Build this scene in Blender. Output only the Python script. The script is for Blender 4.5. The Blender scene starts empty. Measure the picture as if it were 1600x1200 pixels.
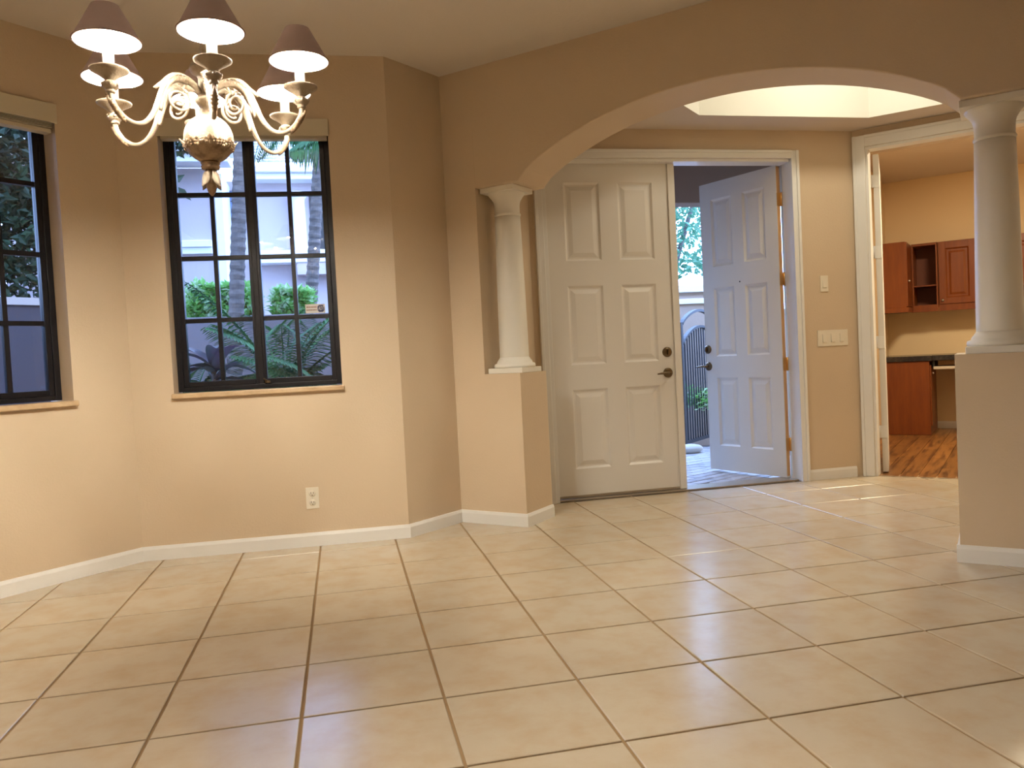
import bpy, bmesh, math, random
from mathutils import Vector, Matrix
from mathutils.geometry import tessellate_polygon

SC = bpy.context.scene
COL = SC.collection
PI = math.pi
T = 0.44                      # one floor tile pitch in metres; plan coordinates below are in tiles

# ------------------------------------------------------------------ camera, world, lights, exposure
cam_d = bpy.data.cameras.new('camera')
cam = bpy.data.objects.new('camera', cam_d)
COL.objects.link(cam)
SC.camera = cam
cam_d.sensor_width = 36.0
cam_d.lens = 1241.36 / 1600 * 36.0
cam_d.clip_start = 0.05
cam_d.clip_end = 300
R = [[0.9762941530142628, -0.2105359169667969, -0.05024295430289211],
     [-0.0565584620274584, -0.024080253765940585, -0.9981088526560284],
     [0.20892789943715284, 0.977289501142929, -0.03541699861996217]]
rx, ry, rz_ = Vector(R[0]), -Vector(R[1]), -Vector(R[2])
cam.matrix_world = Matrix(((rx.x, ry.x, rz_.x, 3.4051 * T), (rx.y, ry.y, rz_.y, -10.6536 * T),
                           (rx.z, ry.z, rz_.z, 2.4383 * T), (0, 0, 0, 1)))

SC.view_settings.view_transform = 'Standard'
SC.view_settings.look = 'None'
SC.view_settings.gamma = 1
SC.view_settings.use_curve_mapping = False
SC.view_settings.exposure = 0.0

BULB_STRENGTH = 1900.0
FOYER_W = 25.0
DEN_W = 86.0
FILL_W = 8.0
SKY_STRENGTH = 5.5

world = bpy.data.worlds.new('dusk_sky')
SC.world = world
world.use_nodes = True
wn = world.node_tree.nodes
wl = world.node_tree.links
bgn = wn['Background']
tcw = wn.new('ShaderNodeTexCoord')
nzw = wn.new('ShaderNodeTexNoise'); nzw.inputs['Scale'].default_value = 2.2; nzw.inputs['Detail'].default_value = 5
rpw = wn.new('ShaderNodeValToRGB')
rpw.color_ramp.elements[0].position = 0.35; rpw.color_ramp.elements[0].color = (0.20, 0.38, 0.92, 1)
rpw.color_ramp.elements[1].position = 0.7; rpw.color_ramp.elements[1].color = (0.42, 0.60, 0.98, 1)
wl.new(tcw.outputs['Generated'], nzw.inputs['Vector'])
wl.new(nzw.outputs['Fac'], rpw.inputs['Fac'])
wl.new(rpw.outputs['Color'], bgn.inputs['Color'])
bgn.inputs['Strength'].default_value = SKY_STRENGTH * 2.3


def area_light(name, loc, size, power, color, parent=None):
    d = bpy.data.lights.new(name, 'AREA')
    d.shape = 'DISK'; d.size = size; d.energy = power; d.color = color
    o = bpy.data.objects.new(name, d)
    COL.objects.link(o)
    o.location = Vector(loc) * T
    return o


area_light('foyer_light', (11.0, -1.0, 7.9), 0.5, FOYER_W, (1.0, .93, .76))
area_light('den_light', (15.9, 1.7, 6.42), 0.5, DEN_W, (1.0, .84, .58))
for i, (x, y) in enumerate([(0.3, -6.4), (3.6, -8.6), (0.6, -10.5)]):
    l_ = area_light('unseen_fill_light', (x, y, 6.5), 0.3, FILL_W, (1.0, .90, .76))  # added fill lamps out of view, brightening the floor and walls
    l_.data.spread = math.radians(125)


# ------------------------------------------------------------------ materials
def mat(name, color, rough=0.6, metal=0.0, spec=0.5, noise=None, bump=0.0, bump_scale=60.0, coat=0.0, trans=0.0, emit=None, obj_rand=0.0):
    m = bpy.data.materials.new(name)
    m.use_nodes = True
    nt = m.node_tree
    b = nt.nodes['Principled BSDF']
    b.inputs['Base Color'].default_value = (*color, 1)
    b.inputs['Roughness'].default_value = rough
    b.inputs['Metallic'].default_value = metal
    b.inputs['Specular IOR Level'].default_value = spec
    b.inputs['Coat Weight'].default_value = coat
    tc = nt.nodes.new('ShaderNodeTexCoord')
    geo = nt.nodes.new('ShaderNodeNewGeometry')
    col_out = None
    if noise:
        c2, scale, lo, hi = noise[:4]
        n = nt.nodes.new('ShaderNodeTexNoise')
        n.inputs['Scale'].default_value = scale
        n.inputs['Detail'].default_value = 6
        n.inputs['Roughness'].default_value = 0.6
        if len(noise) > 4:
            mp = nt.nodes.new('ShaderNodeMapping')
            mp.inputs['Scale'].default_value = noise[4]
            if len(noise) > 5:
                vr = nt.nodes.new('ShaderNodeVectorRotate'); vr.rotation_type = 'Z_AXIS'
                vr.inputs['Angle'].default_value = noise[5]
                nt.links.new(geo.outputs['Position'], vr.inputs['Vector'])
                nt.links.new(vr.outputs['Vector'], mp.inputs['Vector'])
            else:
                nt.links.new(geo.outputs['Position'], mp.inputs['Vector'])
            nt.links.new(mp.outputs['Vector'], n.inputs['Vector'])
        else:
            nt.links.new(geo.outputs['Position'], n.inputs['Vector'])
        r = nt.nodes.new('ShaderNodeValToRGB')
        r.color_ramp.elements[0].position = lo
        r.color_ramp.elements[0].color = (*color, 1)
        r.color_ramp.elements[1].position = hi
        r.color_ramp.elements[1].color = (*c2, 1)
        nt.links.new(n.outputs['Fac'], r.inputs['Fac'])
        col_out = r.outputs['Color']
    if obj_rand:
        oi = nt.nodes.new('ShaderNodeObjectInfo')
        mr = nt.nodes.new('ShaderNodeMapRange')
        mr.inputs['To Min'].default_value = 1 - obj_rand
        mr.inputs['To Max'].default_value = 1 + obj_rand
        nt.links.new(oi.outputs['Random'], mr.inputs['Value'])
        hs = nt.nodes.new('ShaderNodeHueSaturation')
        if col_out:
            nt.links.new(col_out, hs.inputs['Color'])
        else:
            hs.inputs['Color'].default_value = (*color, 1)
        nt.links.new(mr.outputs['Result'], hs.inputs['Value'])
        col_out = hs.outputs['Color']
    if col_out:
        nt.links.new(col_out, b.inputs['Base Color'])
    if bump:
        n2 = nt.nodes.new('ShaderNodeTexNoise')
        n2.inputs['Scale'].default_value = bump_scale
        n2.inputs['Detail'].default_value = 3
        nt.links.new(geo.outputs['Position'], n2.inputs['Vector'])
        bp = nt.nodes.new('ShaderNodeBump')
        bp.inputs['Strength'].default_value = bump
        bp.inputs['Distance'].default_value = 0.004
        nt.links.new(n2.outputs['Fac'], bp.inputs['Height'])
        nt.links.new(bp.outputs['Normal'], b.inputs['Normal'])
    if trans:
        tr = nt.nodes.new('ShaderNodeBsdfTranslucent')
        tr.inputs['Color'].default_value = (*color, 1)
        if col_out:
            nt.links.new(col_out, tr.inputs['Color'])
        mx = nt.nodes.new('ShaderNodeMixShader')
        mx.inputs['Fac'].default_value = trans
        nt.links.new(b.outputs['BSDF'], mx.inputs[1])
        nt.links.new(tr.outputs['BSDF'], mx.inputs[2])
        nt.links.new(mx.outputs['Shader'], nt.nodes['Material Output'].inputs['Surface'])
    if emit:
        b.inputs['Emission Color'].default_value = (*emit[0], 1)
        b.inputs['Emission Strength'].default_value = emit[1]
    return m


def glass_mat(name, ior=1.5, tint=(1, 1, 1)):
    m = bpy.data.materials.new(name)
    m.use_nodes = True
    nt = m.node_tree
    nt.nodes.remove(nt.nodes['Principled BSDF'])
    tr = nt.nodes.new('ShaderNodeBsdfTransparent'); tr.inputs['Color'].default_value = (*tint, 1)
    gl = nt.nodes.new('ShaderNodeBsdfGlossy'); gl.inputs['Roughness'].default_value = 0.0
    fr = nt.nodes.new('ShaderNodeFresnel'); fr.inputs['IOR'].default_value = ior
    mx = nt.nodes.new('ShaderNodeMixShader')
    nt.links.new(fr.outputs['Fac'], mx.inputs['Fac'])
    nt.links.new(tr.outputs['BSDF'], mx.inputs[1])
    nt.links.new(gl.outputs['BSDF'], mx.inputs[2])
    nt.links.new(mx.outputs['Shader'], nt.nodes['Material Output'].inputs['Surface'])
    return m


M = {}
M['wall'] = mat('tan_wall_paint', (.645, .51, .352), .62, bump=.25, bump_scale=90, spec=.35, noise=((.63, .497, .34), 1.5, .4, .6))
M['den_wall'] = mat('den_wall_paint', (.76, .585, .36), .7, bump=.2, bump_scale=90, spec=.3)
M['ceil'] = mat('ceiling_paint', (.68, .61, .52), .85, bump=.3, bump_scale=70, spec=.2)
M['ceil_foyer'] = mat('foyer_ceiling_paint', (.66, .58, .50), .85, bump=.2, bump_scale=70, spec=.2)
M['tray'] = mat('tray_white_paint', (.80, .78, .70), .8, spec=.2)
M['trim'] = mat('white_trim_paint', (.80, .78, .73), .35, spec=.5)
M['door'] = mat('white_door_paint', (.76, .72, .65), .38, spec=.5)
M['column'] = mat('column_plaster', (.80, .76, .66), .42, spec=.45)
M['tile'] = mat('ceramic_floor_tile', (.555, .47, .35), .22, spec=.62, noise=((.52, .40, .265), 6.5, .42, .72, (1, 1, 1)), obj_rand=.045, bump=.04, bump_scale=8)
M['grout'] = mat('tan_grout', (.30, .19, .085), .8)
M['wood'] = mat('striped_wood_plank', (.27, .115, .032), .32, noise=((.085, .034, .012), 2.0, .46, .66, (1.0, 11.0, 1.0), -PI / 4), obj_rand=.2)
M['woodgap'] = mat('plank_gap', (.05, .02, .01), .8)
M['cherry'] = mat('cherry_cabinet_wood', (.20, .050, .008), .34, noise=((.15, .033, .006), 4.0, .35, .7, (6, 6, .7)))
M['cherry_in'] = mat('cabinet_inside', (.16, .04, .012), .6)
M['granite'] = mat('dark_granite', (.022, .018, .018), .18, noise=((.07, .055, .05), 40, .5, .75))
M['bronze'] = mat('dark_bronze_frame', (.007, .006, .008), .38, spec=.3)
M['rail'] = mat('painted_metal_rail', (.55, .48, .38), .4)
M['handle'] = mat('aged_bronze_hardware', (.16, .11, .06), .35, metal=.9)
M['nickel'] = mat('satin_nickel', (.55, .52, .48), .3, metal=1)
M['brass'] = mat('brass_hinge', (.62, .34, .10), .35, metal=.8)
M['rawwood'] = mat('bare_wood_edge', (.66, .36, .13), .6, noise=((.5, .25, .09), 6, .4, .7, (4, 4, .5)))
M['plate'] = mat('ivory_plastic_plate', (.78, .71, .57), .35)
M['slot'] = mat('dark_slot', (.03, .025, .02), .6)
M['marble'] = mat('marble_sill', (.62, .45, .27), .25, noise=((.5, .34, .19), 12, .35, .7))
M['blind'] = mat('cream_blind', (.62, .55, .40), .6)
M['glass'] = glass_mat('window_glass', 1.62)
M['antique'] = mat('antique_ivory_finish', (.34, .262, .175), .55, noise=((.20, .135, .075), 26, .5, .72), bump=.4, bump_scale=160)
M['antique_dark'] = mat('antique_brown_finish', (.36, .24, .13), .5, noise=((.17, .10, .05), 40, .38, .66), bump=.6, bump_scale=140)
M['sleeve'] = mat('candle_sleeve', (.85, .80, .70), .5, trans=.45)
M['shade_out'] = mat('mauve_shade_fabric', (.34, .24, .21), .8, spec=.2, trans=.12)
M['shade_in'] = mat('white_shade_lining', (.9, .86, .78), .7)
M['bulb'] = mat('lit_bulb', (1, .9, .7), .5, emit=((1.0, .935, .82), BULB_STRENGTH))
M['stucco'] = mat('lilac_stucco', (.50, .42, .42), .85, bump=.3, bump_scale=40)
M['stucco_tan'] = mat('tan_stucco', (.42, .33, .27), .85, bump=.3, bump_scale=40)
M['porch'] = mat('shade_browned_porch_stucco', (.30, .20, .15), .85, bump=.3, bump_scale=40)  # tan stucco, browned so the colour carries the porch shade
M['white_ext'] = mat('white_stucco_trim', (.80, .80, .80), .7)
M['rooftile'] = mat('grey_clay_roof_tile', (.42, .40, .40), .7, noise=((.28, .27, .28), 5, .4, .7))
M['bark'] = mat('palm_bark', (.15, .125, .11), .9, noise=((.07, .06, .055), 9, .4, .65, (1, 1, 3)), bump=.8, bump_scale=30)
M['leaf'] = mat('palm_leaf', (.04, .14, .035), .5, spec=.2, trans=.2, noise=((.02, .07, .03), 3, .4, .6))
M['leaf_bright'] = mat('bright_hedge_leaf', (.22, .48, .12), .5, trans=.4, noise=((.62, .72, .52), 9, .50, .60))
M['leaf_dark'] = mat('dark_tree_leaf', (.012, .035, .014), .6, trans=.08, noise=((.03, .07, .025), 2, .45, .65))
M['leaf_purple'] = mat('purple_ti_leaf', (.06, .035, .06), .32, trans=.15, noise=((.03, .05, .05), 4, .4, .6))
M['leaf_tree'] = mat('blue_green_tree_leaf', (.16, .34, .20), .5, trans=.45, noise=((.08, .22, .12), 3, .4, .6))
M['mulch'] = mat('garden_soil', (.06, .04, .03), .95, noise=((.10, .07, .05), 12, .4, .7))
M['paver'] = mat('grey_paver', (.40, .37, .36), .55, obj_rand=.22, noise=((.32, .29, .29), 12, .4, .7))
M['paver_joint'] = mat('paver_joint_sand', (.10, .09, .09), .9)
M['iron'] = mat('painted_iron', (.03, .03, .035), .5)
M['planter'] = mat('dark_planter_stucco', (.17, .14, .14), .9, bump=.3, bump_scale=40)  # even dark stucco tone of the planter wall
M['shade_dark_wall'] = mat('shade_darkened_garden_stucco', (.055, .042, .045), .9, bump=.3, bump_scale=40)  # stucco colour lowered to stand in for the shade on the side wall
M['rock'] = mat('pale_rock', (.55, .52, .48), .8, bump=.6, bump_scale=12)
M['terracotta'] = mat('dark_terracotta', (.16, .06, .035), .7)
M['sticker'] = mat('white_sticker', (.72, .70, .66), .5)
M['sticker_blue'] = mat('navy_print', (.01, .02, .09), .5)
M['sticker_line'] = mat('brown_print', (.30, .16, .08), .5)
M['threshold'] = mat('worn_aluminium_threshold', (.42, .36, .28), .35, metal=.7)


# ------------------------------------------------------------------ mesh helpers
class MB:
    """collects geometry; k converts units to metres (T for plan units, 1 for metres)"""
    def __init__(self, k=T):
        self.v = []; self.f = []; self.k = k; self.smooth = []; self.mi = []

    def add(self, vs, fs, smooth=False, mi=0):
        o = len(self.v)
        self.v += [Vector(p) for p in vs]
        for f in fs:
            self.f.append(tuple(i + o for i in f)); self.smooth.append(smooth); self.mi.append(mi)

    def box(self, x0, x1, y0, y1, z0, z1, mi=0, fr=None):
        p = [(x0, y0, z0), (x1, y0, z0), (x1, y1, z0), (x0, y1, z0), (x0, y0, z1), (x1, y0, z1), (x1, y1, z1), (x0, y1, z1)]
        if fr: p = [fr(*q) for q in p]
        f = [(0, 3, 2, 1), (4, 5, 6, 7), (0, 1, 5, 4), (1, 2, 6, 5), (2, 3, 7, 6), (3, 0, 4, 7)]
        self.add(p, f, mi=mi)

    def prism(self, poly, z0, z1, mi=0, fr=None):
        n = len(poly)
        a = sum(poly[i][0] * poly[(i + 1) % n][1] - poly[(i + 1) % n][0] * poly[i][1] for i in range(n))
        if a < 0: poly = poly[::-1]
        p = [(x, y, z0) for x, y in poly] + [(x, y, z1) for x, y in poly]
        if fr: p = [fr(*q) for q in p]
        self.add(p, [tuple(range(n))[::-1], tuple(range(n, 2 * n))] + [(i, (i + 1) % n, n + (i + 1) % n, n + i) for i in range(n)], mi=mi)

    def lathe(self, prof, seg=32, cx=0, cy=0, cz=0, smooth=True, mi=0, caps=True, fr=None):
        vs = []; fs = []
        m = len(prof)
        for k in range(seg):
            a = 2 * PI * k / seg
            for r, z in prof:
                q = (cx + r * math.cos(a), cy + r * math.sin(a), cz + z)
                vs.append(fr(*q) if fr else q)
        for k in range(seg):
            k2 = (k + 1) % seg
            for j in range(m - 1):
                fs.append((k * m + j, k2 * m + j, k2 * m + j + 1, k * m + j + 1))
        self.add(vs, fs, smooth, mi)
        if caps:
            o = len(self.v) - len(vs)
            for j in (0, m - 1):
                if prof[j][0] > 1e-5:
                    self.f.append(tuple(o + k * m + j for k in range(seg))); self.smooth.append(False); self.mi.append(mi)

    def tube(self, pts, rad, seg=8, smooth=True, mi=0, closed=False):
        pts = [Vector(p) for p in pts]
        n = len(pts)
        if not hasattr(rad, '__len__'): rad = [rad] * n
        vs = []; fs = []
        prev = None
        for i in range(n):
            if i == 0: t = pts[1] - pts[0]
            elif i == n - 1: t = pts[-1] - pts[-2]
            else: t = pts[i + 1] - pts[i - 1]
            t.normalize()
            if prev is None:
                up = Vector((0, 0, 1)) if abs(t.z) < .9 else Vector((1, 0, 0))
                a = t.cross(up).normalized()
            else:
                a = (prev - t * prev.dot(t)).normalized()
            prev = a
            b = t.cross(a)
            for k in range(seg):
                w = 2 * PI * k / seg
                vs.append(pts[i] + (a * math.cos(w) + b * math.sin(w)) * rad[i])
        for i in range(n - 1):
            for k in range(seg):
                k2 = (k + 1) % seg
                fs.append((i * seg + k, i * seg + k2, (i + 1) * seg + k2, (i + 1) * seg + k))
        fs.append(tuple(range(seg))[::-1]); fs.append(tuple((n - 1) * seg + k for k in range(seg)))
        self.add(vs, fs, smooth, mi)

    def blob(self, c, r, seg=8, rings=5, mi=0, jit=0, rnd=None):
        rr = r if hasattr(r, '__len__') else (r, r, r)
        prof = [(math.sin(PI * j / rings), -math.cos(PI * j / rings)) for j in range(rings + 1)]
        vs = []
        for k in range(seg):
            a = 2 * PI * k / seg
            for p, z in prof:
                q = 1 + (rnd.uniform(-jit, jit) if rnd and p > .01 else 0)
                vs.append((c[0] + rr[0] * p * math.cos(a) * q, c[1] + rr[1] * p * math.sin(a) * q, c[2] + rr[2] * z * q))
        m = rings + 1
        self.add(vs, [(k * m + j, ((k + 1) % seg) * m + j, ((k + 1) % seg) * m + j + 1, k * m + j + 1) for k in range(seg) for j in range(rings)], True, mi)

    def leafquad(self, p, d, w, L, mi=0, fold=.25, up=None):
        """a pointed leaf blade from p along d, width w, length L"""
        d = Vector(d).normalized()
        up = Vector(up or (0, 0, 1))
        s = d.cross(up)
        if s.length < .05: s = d.cross(Vector((1, 0, 0)))
        s.normalize()
        n = s.cross(d)
        p = Vector(p)
        a = p; b = p + d * L * .45 + s * w / 2 + n * w * fold; c = p + d * L; e = p + d * L * .45 - s * w / 2 + n * w * fold; m = p + d * L * .45
        self.add([a, b, c, e, m], [(0, 4, 1), (4, 2, 1), (0, 3, 4), (3, 2, 4)], mi=mi)

    def build(self, name, mats, parent=None, origin=(0, 0, 0), bevel=0, local=False, seg=2):
        """local: coordinates already relative to the parent / own origin"""
        me = bpy.data.meshes.new(name)
        org = Vector(origin)
        if parent is not None and not local:
            org = Vector(parent.get('_org', (0, 0, 0)))
        vs = [(v - (Vector((0, 0, 0)) if local else org)) * self.k for v in self.v]
        me.from_pydata(vs, [], self.f)
        me.polygons.foreach_set('use_smooth', self.smooth)
        ml = mats if isinstance(mats, (list, tuple)) else [mats]
        for m_ in ml: me.materials.append(m_)
        if len(ml) > 1: me.polygons.foreach_set('material_index', self.mi)
        bm = bmesh.new(); bm.from_mesh(me)
        bmesh.ops.recalc_face_normals(bm, faces=bm.faces)
        bm.to_mesh(me); bm.free()
        me.update()
        o = bpy.data.objects.new(name, me)
        COL.objects.link(o)
        if parent is not None:
            o.parent = parent
            if not local: o['_org'] = tuple(org)
        elif not local:
            o.location = org * self.k
            o['_org'] = tuple(org)
        if bevel:
            b = o.modifiers.new('edge', 'BEVEL'); b.width = bevel; b.segments = seg; b.limit_method = 'ANGLE'; b.angle_limit = math.radians(50)
        return o


def tag(o, label=None, cat=None, group=None, kind=None):
    if label: o['label'] = label
    if cat: o['category'] = cat
    if group: o['group'] = group
    if kind: o['kind'] = kind
    return o


def empty(name, org=(0, 0, 0), k=T, rz=0):
    o = bpy.data.objects.new(name, None)
    COL.objects.link(o)
    o.empty_display_size = .1
    o.location = Vector(org) * k
    o.rotation_euler.z = rz
    o['_org'] = tuple(org)
    return o


def struct(o):
    o['kind'] = 'structure'
    return o


def frame2(P, d, n=None):
    """local (s, t, z): s along d, t along its left normal"""
    P = Vector((P[0], P[1])); d = Vector((d[0], d[1])).normalized()
    nn = Vector((-d.y, d.x))
    def f(s, t, z):
        q = P + d * s + nn * t
        return (q.x, q.y, z)
    return f


def lerp2(a, b, t): return tuple(a[i] + (b[i] - a[i]) * t for i in range(len(a)))


# ------------------------------------------------------------------ plan (tile units)
A = Vector((.74, .46)); B = Vector((4.20, .343)); N = Vector((5.045, 1.07))
UL = Vector((.7177, .6963)).normalized()
L0 = A - UL * 3.6
UA = Vector((.7250, -.6888)).normalized(); NA = Vector((.6888, .7250)).normalized()
YD = 1.785
D = Vector((12.36, YD)); UD = Vector((math.sqrt(.5), -math.sqrt(.5))); VD = Vector((math.sqrt(.5), math.sqrt(.5)))
HC = 6.575        # dining ceiling
HF = 6.06         # foyer ceiling
HTOP = 7.4
FL = frame2(L0, UL)
FB = frame2(A, B - A)
FC = frame2(B, N - B)
FA = frame2(N, UA)
FD = frame2((0, YD), (1, 0))
FN = frame2(D, UD)          # den entry wall: s along UD, t along VD
LB = (B - A).length


def wall(name, fr, s0, s1, th, openings=(), z0=-.3, z1=HTOP, m='wall'):
    mb = MB()
    s = s0
    for (a, b, za, zb) in sorted(openings):
        if a > s: mb.box(s, a, 0, th, z0, z1, fr=fr)
        if za > z0: mb.box(a, b, 0, th, z0, za, fr=fr)
        if zb < z1: mb.box(a, b, 0, th, zb, z1, fr=fr)
        s = b
    if s < s1: mb.box(s, s1, 0, th, z0, z1, fr=fr)
    return struct(mb.build(name, M[m]))


WZ0, WZ1 = 2.15, 5.72
wall('wall_left', FL, 0, 3.6, .5, [(3.6 - .75 - 2.16, 3.6 - .75, WZ0, WZ1)])
wall('wall_back', FB, 0, LB, .5, [(.51, 2.67, WZ0, WZ1)])
wall('wall_corner', FC, 0, (N - B).length, .45)
wall('wall_side', frame2((L0.x, -14), (0, 1)), 0, L0.y + 14, .3)
wall('wall_rear', frame2((14.5, -14), (-1, 0)), 0, 14.5 - L0.x, .3)
wall('wall_right', frame2((14.47, -7.9), (0, -1)), 0, 6.1, .3)

# arch wall --------------------------------------------------------
TH = .76
S_NIB, S_PED, S_A0, S_A1, S_P0, S_P1 = .54, 1.135, 1.25, 6.62, 6.50, 7.36
ZH, RISE = 4.87, .79
arc = []
for i in range(41):
    t = i / 40
    s = S_A0 + (S_A1 - S_A0) * t
    dx = (s - (S_A0 + S_A1) / 2); a = (S_A1 - S_A0) / 2
    Rr = (a * a + RISE * RISE) / (2 * RISE)
    zc = math.sqrt(max(Rr * Rr - dx * dx, 0)) - (Rr - RISE)
    ze = RISE * math.sqrt(max(0, 1 - (dx / a) ** 2))
    arc.append((s, ZH + .68 * zc + .32 * ze))
outline = [(S_NIB - .01, HTOP), (S_NIB - .01, ZH)] + arc + [(S_P1 + .01, ZH), (S_P1 + .01, HTOP)]
mb = MB()
tess = tessellate_polygon([[Vector((s, z, 0)) for s, z in outline]])
n = len(outline)
vs = [FA(s, 0, z) for s, z in outline] + [FA(s, TH, z) for s, z in outline]
mb.add(vs, [tuple(f) for f in tess] + [tuple(i + n for i in f) for f in tess] + [(i, (i + 1) % n, n + (i + 1) % n, n + i) for i in range(n)])
struct(mb.build('wall_arch', M['wall'], bevel=.012))
# the nib beside the arch and the foyer corner behind it
S0 = N + UA * S_NIB
mb = MB()
e1 = S0 + NA * ((YD + .02 - S0.y) / NA.y)
mb.prism([tuple(N), tuple(S0), tuple(e1), (e1.x, 2.4), (5.0, 2.4), (4.5, 1.3)], -.3, HTOP)
struct(mb.build('wall_nib', M['wall']))
mb = MB(); mb.box(S_NIB, S_PED, .0, TH, -.1, 2.19, fr=FA)
struct(mb.build('wall_pedestal', M['wall']))
mb = MB(); mb.box(S_P0, S_P1, .0, TH, -.1, 2.215, fr=FA)
struct(mb.build('wall_half', M['wall']))
mb = MB(); mb.box(S_P1, 13.3, 0, TH, -.3, HTOP, fr=FA)
struct(mb.build('wall_living', M['wall']))

# door wall and den entry wall -----------------------------------
DX0, DX1, DZ = 6.70, 11.19, 5.58
wall('wall_entry', FD, e1.x - .03, D.x, .42, [(DX0, DX1, 0, DZ)])
NS0, NS1, NZ = .20, 4.6, 5.75
wall('wall_den_entry', FN, 0, 8.2, .27, [(NS0, NS1, 0, NZ)])
wall('wall_foyer_end', frame2(tuple(N + UA * 11.2 + NA * .5), VD), 0, 5.2, .3)
# den
UW, VB, UR = -.60, 8.20, 5.6
HD = 6.50
mb = MB(); mb.box(UW - .3, UW, .27, VB + .3, -.3, HTOP, fr=FN)
struct(mb.build('wall_den_left', M['den_wall']))
mb = MB(); mb.box(UW, UR, VB, VB + .3, -.3, HTOP, fr=FN)
struct(mb.build('wall_den_back', M['den_wall']))
mb = MB(); mb.box(UR, UR + .3, .27, VB + .3, -.3, HTOP, fr=FN)
struct(mb.build('wall_den_right', M['den_wall']))
mb = MB()
mb.box(UW - .2, UR + .2, .2, 4.25, HD + .12, HD + .4, fr=FN)
mb.box(UW - .2, UR + .2, 4.25, VB + .2, HD, HD + .4, fr=FN)
struct(mb.build('ceiling_den', M['ceil_foyer']))

# ceilings ---------------------------------------------------------
mb = MB()
pts = [(-3.2, -14.2), (-3.2, -1.9)] + [tuple(L0 + Vector((-.2, .2))), tuple(A + Vector((-.1, .3))), tuple(B + Vector((-.1, .3))), tuple(N + Vector((0, .25))),
       tuple(N + NA * .2 + UA * .3), tuple(N + NA * .2 + UA * 13.2), (14.7, -14.2)]
mb.prism(pts, HC, HC + .3)
struct(mb.build('ceiling', M['ceil']))
outer = [tuple(N + UA * .3 + NA * .70), (6.1, 2.1), (12.5, 2.0), tuple(D + UD * 8.1 + VD * .15), tuple(N + UA * 11.4 + NA * .70)]
tray = [(9.11, 1.0), (12.12, 1.0), (13.75, -.60), (13.75, -2.95), (12.25, -4.10), (11.0, -2.95), (8.75, -.75), (8.20, .12)]


def ring_faces(z):
    polys = [[Vector((x, y, 0)) for x, y in outer], [Vector((x, y, 0)) for x, y in tray]]
    tr = tessellate_polygon(polys)
    allp = outer + tray
    return [(x, y, z) for x, y in allp], [tuple(f) for f in tr]


mb = MB()
v_, f_ = ring_faces(HF); mb.add(v_, f_)
v_, f_ = ring_faces(HF + .14); mb.add(v_, f_)
nt_ = len(tray)
o_ = struct(mb.build('ceiling_foyer', M['ceil_foyer']))
mb = MB()
TT = HF + 2.0
mb.add([(x, y, HF - .004) for x, y in tray] + [(x, y, TT) for x, y in tray], [(i, (i + 1) % nt_, nt_ + (i + 1) % nt_, nt_ + i) for i in range(nt_)])
cx_, cy_ = sum(p[0] for p in tray) / nt_, sum(p[1] for p in tray) / nt_
big = [(cx_ + (x - cx_) * 1.06, cy_ + (y - cy_) * 1.06) for x, y in tray]
mb.prism(big, TT, TT + .2)
mb.add([(x, y, HF + .1) for x, y in big] + [(x, y, TT + .1) for x, y in big], [(i, (i + 1) % nt_, nt_ + (i + 1) % nt_, nt_ + i) for i in range(nt_)])
struct(mb.build('ceiling_tray', M['tray']))

# floors -----------------------------------------------------------
room = [(-3.2, -14.2), (-3.2, -1.6), tuple(A + Vector((-.3, .3))), tuple(B + Vector((0, .3))), (5.0, 1.7), (6.4, 1.9), (DX0, YD + .10), (DX1, YD + .10), (12.3, 1.9),
        tuple(D + UD * .1), tuple(D + UD * NS0), tuple(D + UD * NS0 + VD * .06), tuple(D + UD * NS1 + VD * .06), tuple(D + UD * 8.3), (18.3, -14.2)]
mb = MB(); mb.prism(room, -.30, -.012)
floor = struct(mb.build('floor', M['grout']))


def clip(poly, a, b, c):
    """keep a*x + b*y <= c"""
    out = []
    for i in range(len(poly)):
        p, q = poly[i], poly[(i + 1) % len(poly)]
        dp, dq = a * p[0] + b * p[1] - c, a * q[0] + b * q[1] - c
        if dp <= 0: out.append(p)
        if (dp < 0 < dq) or (dq < 0 < dp):
            t = dp / (dp - dq)
            out.append((p[0] + (q[0] - p[0]) * t, p[1] + (q[1] - p[1]) * t))
    return out


G = .011
den_c = VD.dot(D) + .05


def tile_mb(poly, cx, cy):
    m_ = MB()
    ins = []
    c = (sum(p[0] for p in poly) / len(poly), sum(p[1] for p in poly) / len(poly))
    top = [(p[0] + (c[0] - p[0]) * .012, p[1] + (c[1] - p[1]) * .012) for p in poly]
    k = len(poly)
    m_.add([(x - cx, y - cy, -.02) for x, y in poly] + [(x - cx, y - cy, -.004) for x, y in poly] + [(x - cx, y - cy, 0) for x, y in top],
           [(i, (i + 1) % k, k + (i + 1) % k, k + i) for i in range(k)] + [(k + i, k + (i + 1) % k, 2 * k + (i + 1) % k, 2 * k + i) for i in range(k)] + [tuple(range(2 * k, 3 * k))])
    return m_


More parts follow.
